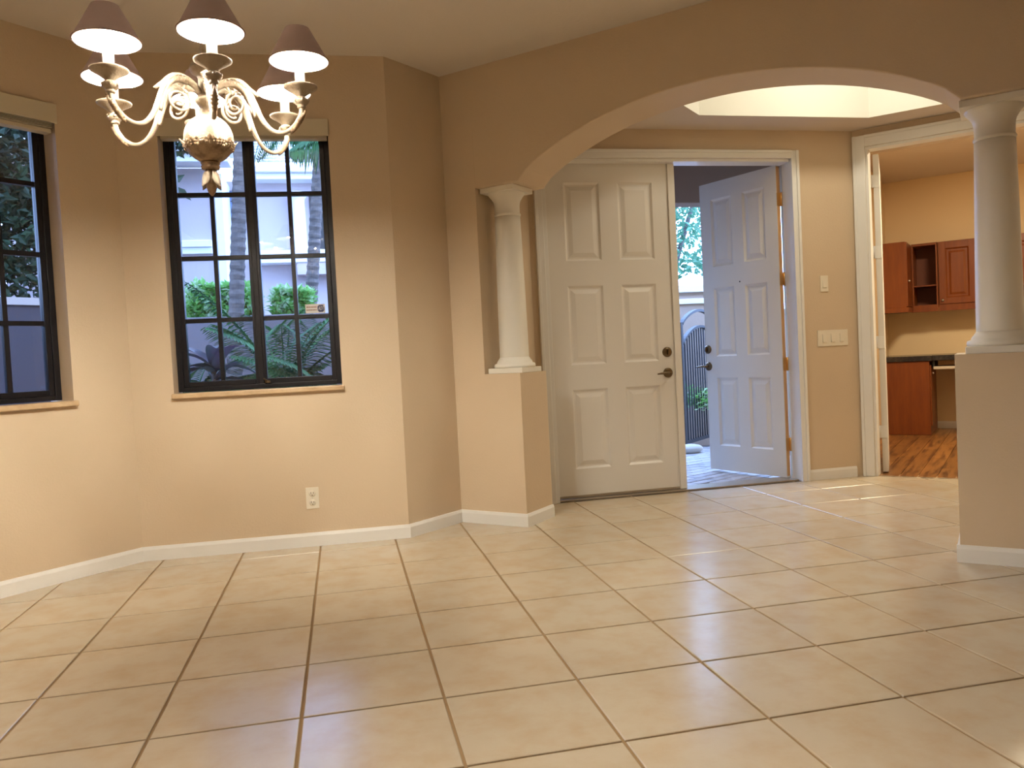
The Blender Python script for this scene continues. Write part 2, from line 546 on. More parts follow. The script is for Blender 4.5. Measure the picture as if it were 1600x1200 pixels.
full = tile_mb([(G, G), (1 - G, G), (1 - G, 1 - G), (G, 1 - G)], 0, 0).build('tile', M['tile'], floor, local=True)
used_full = False
for i in range(-3, 17):
    for j in range(-13, 2):
        if j < -9 and (i < -2 or i > 9): continue
        if i > 11 and j < -6 - 0: continue
        # skip what lies wholly beyond the far side of the foyer
        poly = [(i + G, j + G), (i + 1 - G, j + G), (i + 1 - G, j + 1 - G), (i + G, j + 1 - G)]
        q = clip(poly, 0, 1, YD + .06)
        q = clip(q, VD.x, VD.y, den_c) if q else q
        q = clip(q, -.6963, .7177, -.6963 * A.x + .7177 * A.y + .06) if q else q
        q = clip(q, -1, 0, 1.9) if q else q
        if i < 4: q = clip(q, .034, 1, .5) if q else q
        if len(q) < 3: continue
        ar = abs(sum(q[k][0] * q[(k + 1) % len(q)][1] - q[(k + 1) % len(q)][0] * q[k][1] for k in range(len(q)))) / 2
        if ar < .004: continue
        if len(q) == 4 and ar > .95:
            if not used_full:
                o = full; used_full = True
            else:
                o = full.copy(); COL.objects.link(o)
            o.parent = floor
            o.location = (i * T, j * T, 0)
        else:
            o = tile_mb(q, i, j).build('tile', M['tile'], floor, local=True)
            o.location = (i * T, j * T, 0)

# den plank floor
mb = MB(); mb.box(UW, UR, .06, VB, -.3, -.012, fr=FN)
denf = struct(mb.build('floor_den', M['woodgap']))
rnd = random.Random(4)
pw = .29
row = 0
u_ = UW
while u_ < UR - .02:
    v0 = .07 if u_ < NS0 - .3 or u_ > NS1 else .07
    v1 = v0 + rnd.uniform(.8, 2.6)
    while v0 < VB - .05:
        v1 = min(v1, VB)
        mb = MB(); mb.box(u_ + .004, min(u_ + pw, UR) - .004, v0, v1 - .006, -.02, .002, fr=FN)
        mb.build('plank', M['wood'], denf)
        v0 = v1; v1 = v0 + rnd.uniform(2.2, 3.2)
    u_ += pw

# baseboards -------------------------------------------------------
BH, BT = .185, .032


def baseboard(name, fr, s0, s1, t=-BT, sgn=1):
    mb = MB()
    prof = [(0, 0), (-BT, 0), (-BT, BH * .78), (-BT * .55, BH), (0, BH)]
    vs = []
    for s in (s0, s1):
        for (y, z) in prof: vs.append(fr(s, y * sgn, z))
    k = len(prof)
    mb.add(vs, [tuple(range(k)), tuple(range(k, 2 * k))] + [(i, (i + 1) % k, k + (i + 1) % k, k + i) for i in range(k)])
    return struct(mb.build(name, M['trim']))


baseboard('baseboard_left', FL, 0, 3.6)
baseboard('baseboard_back', FB, 0, LB + .02)
baseboard('baseboard_corner', FC, -.01, (N - B).length - .02)
baseboard('baseboard_pedestal', FA, 0.0, S_PED + BT)
FPe = frame2(tuple(N + UA * S_PED), NA)
baseboard('baseboard_pedestal_side', FPe, 0, TH)
baseboard('baseboard_half_wall', FA, S_P0 - BT, 13)
FPo = frame2(tuple(N + UA * S_P0 + NA * TH), -NA)
baseboard('baseboard_half_wall_end', FPo, 0, TH)
baseboard('baseboard_entry', FD, DX1 + .095, D.x - .14)
baseboard('baseboard_den', FN, UW, UR).location = (VD * VB * T).to_3d()
baseboard('baseboard_side', frame2((L0.x, -14), (0, 1)), 0, L0.y + 14)

# casings ----------------------------------------------------------


def casing(name, fr, a, b, z, w, th=.05):
    """three-sided door casing on the room face of a wall"""
    root = struct(empty(name, fr(a, 0, 0)))
    for nm, (s0, s1, za, zb) in {'side_casing': (a - w, a, 0, z + w), 'side_casing.001': (b, b + w, 0, z + w), 'head_casing': (a, b, z, z + w)}.items():
        mb = MB()
        if 'head' in nm:
            mb.box(s0, s1, -th, 0, za, zb, fr=fr)
            mb.box(s0 - w * .0, s1, -th - .022, -th + .001, zb - .05, zb, fr=fr)
        else:
            mb.box(s0, s1, -th, 0, za, zb, fr=fr)
            oo = s0 if s0 < a else s1 - .05
            mb.box(oo, oo + .05, -th - .022, -th + .001, za, zb, fr=fr)
        mb.build(nm.split('.')[0], M['trim'], root, bevel=.003)
    return root


casing('trim_1', FD, DX0, DX1 - .05, DZ, .135)
casing('trim_2', FN, NS0, NS1, NZ, .195)
# jambs inside the openings
mb = MB()
mb.box(DX0 - .001, DX0 + .07, 0, .30, 0, DZ, fr=FD)
mb.box(DX1 - .05, DX1 + .001, 0, .27, 0, DZ, fr=FD)
mb.box(DX0 + .07, DX1 - .07, 0, .30, DZ - .05, DZ, fr=FD)
struct(mb.build('trim_3', M['trim'], bevel=.002))
mb = MB()
mb.box(NS0 - .001, NS0 + .045, 0, .27, 0, NZ, fr=FN)
mb.box(NS1 - .045, NS1 + .001, 0, .27, 0, NZ, fr=FN)
mb.box(NS0 + .045, NS1 - .045, 0, .27, NZ - .045, NZ, fr=FN)
struct(mb.build('trim_4', M['trim'], bevel=.002))
mb = MB(); mb.box(DX0 + .07, DX1 - .07, .04, .44, -.01, .030, fr=FD)
tag(mb.build('door_threshold', M['threshold'], bevel=.003, origin=FD(8.9, .2, 0)), 'low metal threshold running under the white double front door', 'threshold')

# ------------------------------------------------------------------ doors


def door_leaf(name, fr, w, z0, z1, th, hinge_right, hardware=True, mat_='door'):
    """fr(s,t,z); leaf from s=0..w and t=0..th; panels as parts"""
    k = w / 2.08
    xs = [0, .31 * k, .89 * k, 1.19 * k, 1.77 * k, w]
    zs = [z0, .51, 1.82, 2.23, 3.53, 3.94, 5.22, z1]
    mb = MB()
    for a, b in ((0, 1), (2, 3), (4, 5)):
        mb.box(xs[a], xs[b], 0, th, z0, z1, fr=fr)
    for a, b in ((0, 1), (2, 3), (4, 5), (6, 7)):
        mb.box(xs[1], xs[2], 0, th, zs[a], zs[b], fr=fr)
        mb.box(xs[3], xs[4], 0, th, zs[a], zs[b], fr=fr)
    leaf = struct(mb.build(name, M[mat_], origin=fr(0, 0, 0)))
    for xa, xb in ((1, 2), (3, 4)):
        for za, zb in ((1, 2), (3, 4), (5, 6)):
            mb = MB()
            x0, x1, y0, y1 = xs[xa], xs[xb], zs[za], zs[zb]
            for side in (0, 1):
                tt = lambda d: d if side == 0 else th - d
                lv = [(0, .0), (.035, .030), (.06, .030), (.13, .006)]
                rings = []
                for ins, dep in lv:
                    rings.append([fr(x0 + ins, tt(dep), y0 + ins), fr(x1 - ins, tt(dep), y0 + ins), fr(x1 - ins, tt(dep), y1 - ins), fr(x0 + ins, tt(dep), y1 - ins)])
                allv = [p for r_ in rings for p in r_]
                fs = [(4 * q + i, 4 * q + (i + 1) % 4, 4 * q + 4 + (i + 1) % 4, 4 * q + 4 + i) for q in range(3) for i in range(4)] + [(12, 13, 14, 15)]
                mb.add(allv, fs)
            mb.build('panel', M[mat_], leaf)
    return leaf


def lever(fr, s, z, t, dirn, parent, out=-1):
    mb = MB()
    fr2 = lambda x, y, zz: fr(s + x, t + out * zz, z + y)
    mb.lathe([(0, .0), (.084, .0), (.084, .012), (.060, .026), (.0, .026)], 24, fr=fr2, caps=False)
    mb.lathe([(.022, .02), (.022, .12), (0, .125)], 12, fr=fr2, caps=False)
    mb.tube([fr2(0, 0, .10), fr2(dirn * .06, .004, .115), fr2(dirn * .16, -.004, .115), fr2(dirn * .23, -.010, .11)], [.022, .021, .018, .012], 10)
    return mb.build('door_handle', M['handle'], parent)


def deadbolt(fr, s, z, t, parent, out=-1):
    mb = MB()
    fr2 = lambda x, y, zz: fr(s + x, t + out * zz, z + y)
    mb.lathe([(0, .0), (.084, .0), (.084, .014), (.058, .032), (.0, .034)], 24, fr=fr2, caps=False)
    mb.box(-.012, .012, -.045, .045, .03, .075, fr=fr2)
    return mb.build('deadbolt', M['handle'], parent)


# closed leaf
CL0 = DX0 + .08
fr = lambda s, t, z: FD(CL0 + s, .15 + t, z)
leafA = door_leaf('door_1', fr, 2.20, .035, DZ - .05, .10, False)
deadbolt(fr, 2.02, 2.37, 0, leafA)
lever(fr, 2.02, 2.02, 0, -1, leafA)
mb = MB(); mb.box(2.15, 2.27, -.035, .0, .035, DZ - .055, fr=fr); mb.box(2.20, 2.27, 0, .12, .035, DZ - .055, fr=fr)
mb.build('astragal', M['door'], leafA, bevel=.003)
mb = MB(); mb.box(0.01, 2.19, -.012, .0, .036, .075, fr=fr)
mb.build('door_sweep', M['threshold'], leafA)
# open leaf, swung outwards
Hh = Vector((11.03, 2.07)); Ff = Vector((10.39, 3.715))
dd = (Ff - Hh).normalized()
FO = frame2(tuple(Hh), dd)       # t = left normal = (-dy, dx): dd=(-.37,.93) -> n=(-.93,-.37) facing the room
fr = lambda s, t, z: FO(s, -.10 + t, z)
WO = 1.785
leafB = door_leaf('door_2', fr, WO, .035, DZ - .04, .10, True)
deadbolt(fr, WO - .06, 2.37, .10, leafB, out=1)
lever(fr, WO - .06, 2.04, .10, 1, leafB, out=1)
mb = MB(); mb.blob(fr(.88, .103, 3.60), .014, 10, 6)
mb.build('peephole', M['slot'], leafB)
mb = MB(); mb.box(-.006, .0, .012, .088, .06, DZ - .06, fr=fr)
mb.build('hinge_edge', M['rawwood'], leafB)
for z in (.62, 2.05, 3.55, 4.95):
    mb = MB()
    mb.box(-.014, -.006, .0, .10, z - .11, z + .11, fr=fr)
    c = fr(-.02, -.005, 0)
    mb.tube([(c[0], c[1], z - .12), (c[0], c[1], z + .12)], .018, 10)
    mb.build('hinge', M['brass'], leafB)
# den door leaf, open and seen on edge
dj = Vector((.24 * 1.0, .33))
den_dir = (UD * -.125 + VD * .992).normalized()
pN = D + UD * (NS0 + .165) + VD * .36
FE = frame2(tuple(pN), den_dir)
fr = lambda s, t, z: FE(s, t, z)
leafC = door_leaf('door_3', fr, 2.05, .03, NZ - .08, .095, True)
for z in (.75, 2.35, 3.95, 5.2):
    mb = MB()
    mb.box(-.012, .0, .0, .10, z - .11, z + .11, fr=fr)
    mb.box(-.02, .02, .09, .17, z - .11, z + .11, fr=fr)
    c = fr(-.02, .13, 0)
    mb.tube([(c[0], c[1], z - .11), (c[0], c[1], z + .11)], .02, 10)
    mb.build('hinge', M['trim'], leafC)

# ------------------------------------------------------------------ windows


def window(name, fr, w, sticker=False):
    """fr(s,t,z) with s=0..w across the opening on the wall face, t outward"""
    root = struct(empty(name, fr(w / 2, .3, WZ0)))
    t0, t1 = .27, .40
    FWd, MU, ST = .075, .028, .065
    z0, z1 = WZ0 + .02, WZ1
    mb = MB()
    mb.box(0, FWd, t0, t1, z0, z1, fr=fr); mb.box(w - FWd, w, t0, t1, z0, z1, fr=fr)
    mb.box(FWd, w - FWd, t0, t1, z0, z0 + .06, fr=fr); mb.box(FWd, w - FWd, t0, t1, z1 - .07, z1, fr=fr)
    mb.box(w / 2 - .035, w / 2 + .035, t0, t1, z0 + .06, z1 - .07, fr=fr)
    mb.build('window_frame', M['bronze'], root, bevel=.003)
    half = (w - 2 * FWd - .02) / 2
    for k in (0, 1):
        a = FWd + k * (half + .02)
        b = a + half
        mb = MB()
        mb.box(a, a + ST, t0 + .01, t1 - .02, z0 + .06, z1 - .07, fr=fr); mb.box(b - ST, b, t0 + .01, t1 - .02, z0 + .06, z1 - .07, fr=fr)
        mb.box(a + ST, b - ST, t0 + .01, t1 - .02, z0 + .06, z0 + .13, fr=fr); mb.box(a + ST, b - ST, t0 + .01, t1 - .02, z1 - .14, z1 - .07, fr=fr)
        sash = mb.build('sash', M['bronze'], root, bevel=.003)
        ga, gb, gz0, gz1 = a + ST, b - ST, z0 + .13, z1 - .14
        xm = (ga + gb) / 2
        rows = [gz0, 3.12, 3.96, 4.81, gz1]
        mb = MB(); mb.box(xm - MU, xm + MU, t0 + .03, t1 - .03, gz0, gz1, fr=fr)
        mb.build('muntin', M['bronze'], sash)
        for zr in rows[1:-1]:
            mb = MB()
            mb.box(ga, xm - MU, t0 + .03, t1 - .03, zr - MU, zr + MU, fr=fr)
            mb.box(xm + MU, gb, t0 + .03, t1 - .03, zr - MU, zr + MU, fr=fr)
            mb.build('muntin', M['bronze'], sash)
        for r_ in range(4):
            za = rows[r_] + (MU if r_ else 0); zb = rows[r_ + 1] - (MU if r_ < 3 else 0)
            for xa, xb in ((ga, xm - MU), (xm + MU, gb)):
                mb = MB(); mb.box(xa, xb, t0 + .055, t0 + .062, za, zb, fr=fr)
                mb.build('pane', M['glass'], sash)
    # crank handle at the foot of the right sash
    mb = MB(); c = w / 2 + .06
    mb.box(c - .01, c + .05, t0 - .03, t0 + .01, z0 + .07, z0 + .10, fr=fr)
    mb.tube([fr(c + .02, t0 - .03, z0 + .085), fr(c + .02, t0 - .06, z0 + .10), fr(c - .03, t0 - .06, z0 + .13)], .010, 8)
    mb.build('window_latch', M['handle'], root)
    mb = MB(); mb.box(-.02, w + .03, -.07, .30, WZ0 - .055, WZ0 + .012, fr=fr)
    mb.build('window_sill', M['marble'], root, bevel=.006)
    return root


frL = lambda s, t, z: FL(3.6 - .75 - 2.16 + s, t, z)
frB = lambda s, t, z: FB(.51 + s, t, z)
window('window_1', frL, 2.16)
window('window_2', frB, 2.16)


def blind(fr, w, label, zb):
    root = empty('window_blind', fr(w / 2, .1, 5.48))
    mb = MB(); mb.box(-.012, w + .012, -.05, -.03, 5.50, 5.73, fr=fr)
    mb.box(-.012, .01, -.03, -.002, 5.50, 5.73, fr=fr); mb.box(w - .01, w + .012, -.03, -.002, 5.50, 5.73, fr=fr)
    mb.build('valance', M['blind'], root, bevel=.004)
    mb = MB(); mb.box(.015, w - .015, .04, .20, 5.62, 5.715, fr=fr)
    mb.build('headrail', M['blind'], root)
    for i in range(7):
        mb = MB(); mb.box(.02, w - .02, .03, .20, zb + .055 + i * .017, zb + .063 + i * .017, fr=fr)
        mb.build('slat', M['blind'], root)
    mb = MB(); mb.box(.02, w - .02, .05, .18, zb, zb + .048, fr=fr)
    mb.build('bottom_rail', M['blind'], root, bevel=.003)
    tag(root, label, 'blind')
    return root


blind(frL, 2.16, 'raised cream blind over the dark window cut off by the picture edge', 5.40)
blind(frB, 2.16, 'raised cream blind over the window behind the chandelier', 5.485)

# security sticker on the inside of the right sash
st = empty('window_sticker', frB(1.70, .31, 3.15))
fS = lambda x, z, t: frB(1.71 + x, .3215 - t, 3.165 + z)
mb = MB(); mb.box(0, .27, 0, .125, 0, .003, fr=fS)
mb.build('sticker_backing', M['sticker'], st)
mb = MB(); mb.prism([(.165, .035), (.185, .015), (.235, .015), (.255, .035), (.255, .09), (.235, .11), (.185, .11), (.165, .09)], .003, .005, fr=fS)
mb.build('logo_badge', M['sticker_blue'], st)


def text_mesh(body, size, name, m_, parent, place, shear=0.0):
    cu = bpy.data.curves.new(name, 'FONT')
    cu.body = body; cu.size = size; cu.align_x = 'CENTER'; cu.align_y = 'CENTER'; cu.extrude = 0; cu.shear = shear
    cu.resolution_u = 2
    o = bpy.data.objects.new(name, cu)
    me = bpy.data.meshes.new_from_object(o)
    bpy.data.objects.remove(o)
    for v in me.vertices:
        v.co = Vector(place(v.co.x, v.co.y))
    me.materials.append(m_)
    ob = bpy.data.objects.new(name, me)
    COL.objects.link(ob)
    ob.parent = parent
    return ob


sorg = Vector(st['_org'])
text_mesh('ADT', .085, 'lettering', M['sticker'], st, lambda x, y: (Vector(fS(.21 + x * .44, .0625 + y * .9, .0058)) - sorg) * T, .3)
for r_ in (0, 1):
    mb = MB()
    x = .015
    rnd = random.Random(7 + r_)
    while x < .145:
        w_ = rnd.uniform(.006, .012)
        mb.box(x, x + w_, .035 + r_ * .04, .055 + r_ * .04, .003, .004, fr=fS); x += w_ + .004
    mb.build('small_print', M['sticker_line'], st)
tag(st, 'small white alarm company sticker with navy badge on the window glass', 'sticker')

# ------------------------------------------------------------------ columns


def column(fr, s, t, z0, z1, r0, pw_, label):
    c = fr(s, t, z0)
    root = empty('column', c)
    h = z1 - z0
    f2 = lambda x, y, z: fr(s + x, t + y, z0 + z)
    mb = MB(); mb.box(-pw_, pw_, -pw_, pw_, 0, .075, fr=f2)
    mb.build('plinth', M['column'], root, bevel=.003)
    mb = MB()
    prof = [(r0 * 1.38, .075), (r0 * 1.42, .10), (r0 * 1.38, .13), (r0 * 1.22, .145), (r0 * 1.2, .165), (r0 * 1.08, .20), (r0 * 1.0, .23)]
    mb.lathe(prof, 40, cx=c[0], cy=c[1], cz=z0)
    mb.build('base_moulding', M['column'], root)
    mb = MB()
    rt = r0 * .86
    prof = [(r0, .22)]
    for i in range(13):
        q = i / 12
        prof.append((r0 + (rt - r0) * (q ** 1.4), .24 + (h - .40 - .24) * q))
    mb.lathe(prof, 40, cx=c[0], cy=c[1], cz=z0)
    mb.build('shaft', M['column'], root)
    mb = MB()
    prof = [(rt, h - .41), (rt * 1.03, h - .40), (rt * 1.055, h - .385), (rt * 1.03, h - .37), (rt * .98, h - .36), (rt * 1.0, h - .24), (rt * 1.06, h - .19),
            (rt * 1.22, h - .14), (rt * 1.40, h - .10), (rt * 1.44, h - .075), (rt * 1.44, h - .065)]
    mb.lathe(prof, 40, cx=c[0], cy=c[1], cz=z0)
    mb.box(-pw_ * .98, pw_ * .98, -pw_ * .98, pw_ * .98, h - .075, h - .002, fr=f2)
    mb.build('capital', M['column'], root, bevel=.002)
    tag(root, label, 'column')
    return root


column(FA, S_NIB + .30, .36, 2.19, ZH, .215, .285, 'white round column on the narrow pedestal beside the closed front door')
column(FA, S_P0 + .42, .38, 2.215, ZH, .225, .32, 'white round column on the half wall in front of the den opening')

# ------------------------------------------------------------------ wall plates
def outlet(fr, s, z):
    root = empty('wall_outlet', fr(s, 0, z))
    f2 = lambda x, y, zz: fr(s + x, -zz, z + y)
    mb = MB(); mb.box(-.085, .085, -.145, .145, 0, .014, fr=f2)
    mb.build('cover_plate', M['plate'], root, bevel=.002)
    for y in (-.062, .062):
        mb = MB(); mb.lathe([(.045, .012), (.045, .020), (0, .020)], 16, cy=y, fr=f2, caps=False)
        rc = mb.build('receptacle', M['plate'], root)
        mb = MB()
        for x in (-.016, .016): mb.box(x - .003, x + .003, y - .004, y + .020, .019, .0215, fr=f2)
        mb.box(-.006, .006, y - .028, y - .016, .019, .0215, fr=f2)
        mb.build('slot', M['slot'], rc)
    mb = MB(); mb.blob(f2(0, 0, .014), .007, 8, 4)
    mb.build('screw', M['nickel'], root)
    tag(root, 'ivory double power outlet low on the wall under the window', 'outlet')


outlet(FB, 2.19, .655)


def switch(fr, s, z, gangs, label):
    root = empty('wall_switch', fr(s, 0, z))
    w = .075 + .11 * (gangs - 1)
    f2 = lambda x, y, zz: fr(s + x, -zz, z + y)
    mb = MB(); mb.box(-w, w, -.14, .14, 0, .014, fr=f2)
    mb.build('cover_plate', M['plate'], root, bevel=.002)
    for g in range(gangs):
        cx = (g - (gangs - 1) / 2) * .17
        mb = MB(); mb.box(cx - .038, cx + .038, -.075, .075, .010, .020, fr=f2)
        mb.add([f2(cx - .034, -.07, .020), f2(cx + .034, -.07, .020), f2(cx + .034, .07, .020), f2(cx - .034, .07, .020), f2(cx - .034, -.07, .030), f2(cx + .034, -.07, .030)],
               [(0, 1, 5, 4), (4, 5, 2, 3), (0, 4, 3), (1, 2, 5)])
        mb.build('rocker', M['plate'], root, bevel=.001)
    tag(root, label, 'switch')


switch(FD, 11.71, 3.42, 1, 'small ivory single switch plate higher on the entry wall')
switch(FD, 11.84, 2.47, 3, 'wide ivory triple rocker switch plate lower on the entry wall')

# ------------------------------------------------------------------ den cabinets
# base cabinet against the den's left wall, its end panel towards the entry
CE = 6.50
def chamfered_panel(mb, fr2, x0, x1, z0, z1, y, d=.03):
    """raised panel on face y (towards smaller y)"""
    lv = [(0, 0), (.03, -d), (.07, -d), (.12, -.008)]
    rings = []
    for ins, dep in lv:
        rings += [fr2(x0 + ins, y - dep * -1 * 0 + (-dep if False else dep * -1) * 0 + (-dep) * 0 + (dep * -1 if False else -dep * -1 * 0) - (-dep) * -1 * -1 * 0 + (-dep), z0 + ins)] if False else []
    rings = [[fr2(x0 + i, y - dd_, z0 + i), fr2(x1 - i, y - dd_, z0 + i), fr2(x1 - i, y - dd_, z1 - i), fr2(x0 + i, y - dd_, z1 - i)] for i, dd_ in ((0, 0), (.03, -d), (.07, -d), (.12, -.006))]
    allv = [p for r_ in rings for p in r_]
    mb.add(allv, [(4 * q + i, 4 * q + (i + 1) % 4, 4 * q + 4 + (i + 1) % 4, 4 * q + 4 + i) for q in range(3) for i in range(4)] + [(12, 13, 14, 15)])


bc = empty('base_cabinet', FN(0, CE, 0))
mb = MB(); mb.box(UW + .003, .50, CE, VB - .004, .005, 1.80, fr=FN)
mb.build('cabinet_body', M['cherry'], bc, bevel=.002)
mb = MB(); mb.box(.50, .53, CE + .08, VB - .9, .22, 1.70, fr=FN)
d_ = mb.build('door', M['cherry'], bc, bevel=.002)
mb = MB(); mb.blob(FN(.56, CE + .2, 1.5), .03, 10, 6); mb.build('knob', M['nickel'], d_)
tag(bc, 'cherry base cabinet standing on the plank floor under the dark counter', 'cabinet')

ct = MB()
ct.prism([(UW + .003, CE - .04), (.56, CE - .04), (.56, 6.62), (3.6, 6.62), (3.6, VB - .003), (UW + .003, VB - .003)], 1.805, 1.935, fr=FN)
tag(ct.build('countertop', M['granite'], bevel=.006, origin=FN(1, 7.5, 1.8)), 'dark granite desk countertop along the den walls', 'countertop')
mb = MB(); mb.box(.60, 3.2, 6.66, 7.6, 1.62, 1.66, fr=FN)
tr_ = empty('keyboard_tray', FN(1.5, 7, 1.6))
mb.build('tray_board', M['cherry'], tr_)
mb = MB(); mb.box(.58, 3.2, 6.62, 6.66, 1.595, 1.665, fr=FN)
mb.build('edge_strip', M['rail'], tr_, bevel=.003)
for xs_ in (.56, 3.18):
    mb = MB(); mb.box(xs_, xs_ + .04, 6.70, 7.6, 1.62, 1.80, fr=FN)
    mb.build('slide_rail', M['slot'], tr_)
tag(tr_, 'slim pull out keyboard tray with pale front edge under the counter', 'tray')
mb = MB(); mb.box(3.25, 4.6, 6.66, VB - .004, .005, 1.80, fr=FN)
b2 = empty('drawer_cabinet', FN(4, 7, 0))
mb.build('cabinet_body', M['cherry'], b2, bevel=.002)
for i in range(3):
    mb = MB(); mb.box(3.30, 4.55, 6.63, 6.66, .2 + i * .53, .68 + i * .53, fr=FN)
    q = mb.build('drawer', M['cherry'], b2, bevel=.003)
    mb = MB(); mb.blob(FN(3.92, 6.60, .44 + i * .53), .03, 10, 6); mb.build('knob', M['nickel'], q)
tag(b2, 'cherry drawer cabinet closing the far end of the den desk', 'cabinet')

# upper cabinets
UZ0, UZ1 = 3.02, 4.74
u1 = empty('corner_upper_cabinet', FN(-.3, CE, UZ0))
mb = MB(); mb.box(UW + .003, .05, CE + .02, VB - .004, UZ0 + .12, UZ1, fr=FN)
mb.build('cabinet_body', M['cherry'], u1, bevel=.002)
mb = MB(); mb.box(.05, .085, CE + .02, 7.42, UZ0 + .14, UZ1 - .01, fr=FN)
d_ = mb.build('door', M['cherry'], u1, bevel=.002)
mb = MB(); mb.blob(FN(.115, CE + .10, 3.78), .034, 12, 8); mb.build('knob', M['nickel'], d_)
mb = MB(); mb.box(UW + .003, .09, CE + .01, 7.42, UZ0 - .0, UZ0 + .12, fr=FN)
mb.build('light_rail', M['cherry'], u1, bevel=.002)
tag(u1, 'cherry corner wall cabinet showing its plain end panel beside the white den door', 'cabinet')
u2 = empty('open_upper_cabinet', FN(.4, 7.4, UZ0))
V0 = 7.42
x0, x1 = .09, .665
mb = MB()
mb.box(x0, x0 + .035, V0, VB - .004, UZ0 + .12, UZ1, fr=FN); mb.box(x1 - .035, x1, V0, VB - .004, UZ0 + .12, UZ1, fr=FN)
mb.box(x0, x1, V0, VB - .004, UZ1 - .06, UZ1, fr=FN); mb.box(x0, x1, V0, VB - .004, UZ0 + .12, UZ0 + .17, fr=FN)
mb.box(x0, x1, V0 - .006, V0, UZ0, UZ0 + .16, fr=FN)
mb.build('cabinet_body', M['cherry'], u2, bevel=.002)
mb = MB(); mb.box(x0 + .035, x1 - .035, VB - .03, VB - .004, UZ0 + .17, UZ1 - .06, fr=FN)
mb.build('back_panel', M['cherry_in'], u2)
mb = MB(); mb.box(x0 + .035, x1 - .035, V0 + .03, VB - .03, 3.66, 3.69, fr=FN)
mb.build('shelf', M['cherry'], u2)
tag(u2, 'cherry wall cabinet without a door, one shelf inside its dark interior', 'cabinet')
for i, (x0, x1, lab, has_knob) in enumerate([(.675, 1.62, 'cherry wall cabinet with one raised panel door and round knob, next to the open cabinet', True),
                                   (1.63, 2.8, 'cherry wall cabinet mostly behind the column on the half wall', True)]):
    u3 = empty('upper_cabinet', FN((x0 + x1) / 2, V0, UZ0))
    mb = MB(); mb.box(x0, x1, V0 + .035, VB - .004, UZ0 + .12, UZ1, fr=FN)
    mb.box(x0, x1, V0 + .03, V0 + .06, UZ0, UZ0 + .16, fr=FN)
    mb.build('cabinet_body', M['cherry'], u3, bevel=.002)
    a, b = x0 + .02, (x1 - .02 if i else 1.50)
    mb = MB()
    dz0, dz1 = UZ0 + .17, UZ1 - .03
    st_ = .15
    mb.box(a, a + st_, V0, V0 + .035, dz0, dz1, fr=FN); mb.box(b - st_, b, V0, V0 + .035, dz0, dz1, fr=FN)
    mb.box(a + st_, b - st_, V0, V0 + .035, dz0, dz0 + st_, fr=FN); mb.box(a + st_, b - st_, V0, V0 + .035, dz1 - st_, dz1, fr=FN)
    d_ = mb.build('door', M['cherry'], u3, bevel=.002)
    mb = MB(); chamfered_panel(mb, FN, a + st_, b - st_, dz0 + st_, dz1 - st_, V0 + .004)
    mb.build('panel', M['cherry'], d_)
    mb = MB(); mb.blob(FN(a + .07, V0 - .03, dz0 + .09), .034, 12, 8); mb.build('knob', M['nickel'], d_)
    tag(u3, lab, 'cabinet')

# ------------------------------------------------------------------ chandelier (built in metres, K = size factor)
K = 1.34
CC = Vector((2.486, -3.958))
RIM = 4.806 * T
ch = empty('chandelier', (CC.x * T, CC.y * T, 1.69), k=1)
tag(ch, 'antique ivory six arm chandelier with lit candles under mauve mini shades', 'chandelier')
OZ = RIM - 1.69


def cm(): return MB(1)
def zz(v): return OZ + v * K


def chp(mb, name, m_, parent=ch, **kw):
    return mb.build(name, m_, parent, local=True, **kw)


ceil_m = HC * T - 1.69
mb = cm(); mb.lathe([(.0, ceil_m - .055), (.018, ceil_m - .055), (.03, ceil_m - .045), (.062, ceil_m - .02), (.065, ceil_m - .002), (0, ceil_m - .002)], 28, caps=False)
chp(mb, 'ceiling_canopy', M['antique'])
mb = cm()
z = zz(.075); i = 0
while z < ceil_m - .055:
    pts = []
    for k in range(13):
        a = 2 * PI * k / 12
        dx = .009 * math.cos(a); dz = .018 * math.sin(a)
        pts.append((dx if i % 2 == 0 else 0, 0 if i % 2 == 0 else dx, z + .018 + dz))
    mb.tube(pts, .0022, 6)
    z += .030; i += 1
o = chp(mb, 'chain', M['antique_dark'])
# central body
mb = cm()
P_ = [(.0, .075), (.006, .084), (.008, .055), (.006, .04), (.012, .03), (.020, .02), (.034, .012), (.038, .002), (.034, -.008), (.022, -.014), (.0175, -.022), (.0175, -.062), (.021, -.068), (.027, -.074), (.028, -.080), (.024, -.087),
      (.018, -.092), (.016, -.100), (.020, -.112), (.026, -.119), (.03, -.124)]
mb.lathe([(r * K, zz(z)) for r, z in P_], 36, caps=False)
chp(mb, 'stem', M['antique'])
mb = cm()
bc_ = -.176; br = .0615
prof = [(br * math.sin(a) * K, zz(bc_ + (br * 1.0) * math.cos(a))) for a in [PI * (.12 + .52 * i / 14) for i in range(15)]]
mb.lathe(prof, 40, caps=False)
chp(mb, 'ball', M['antique'])
mb = cm()
prof = [((br + .0012) * math.sin(a) * K, zz(bc_ + (br * 1.02) * math.cos(a))) for a in [PI * (.62 + .28 * i / 10) for i in range(11)]]
prof += [(.024 * K, zz(-.236)), (.024 * K, zz(-.240)), (.021 * K, zz(-.243)), (.024 * K, zz(-.248)), (.022 * K, zz(-.254)), (.012 * K, zz(-.256))]
mb.lathe(prof, 40, caps=False)
rnd = random.Random(3)
for k in range(46):
    a = 2 * PI * k / 46 + rnd.uniform(-.04, .04)
    for q in (.565, .60, .63):
        la = PI * (q + rnd.uniform(-.014, .014))
        rr = (br + .002) * K
        mb.blob((rr * math.sin(la) * math.cos(a), rr * math.sin(la) * math.sin(a), zz(bc_ + br * math.cos(la))), (.0042 * K * rnd.uniform(.7, 1.3),) * 3, 6, 4)
chp(mb, 'garland', M['antique_dark'])
mb = cm()
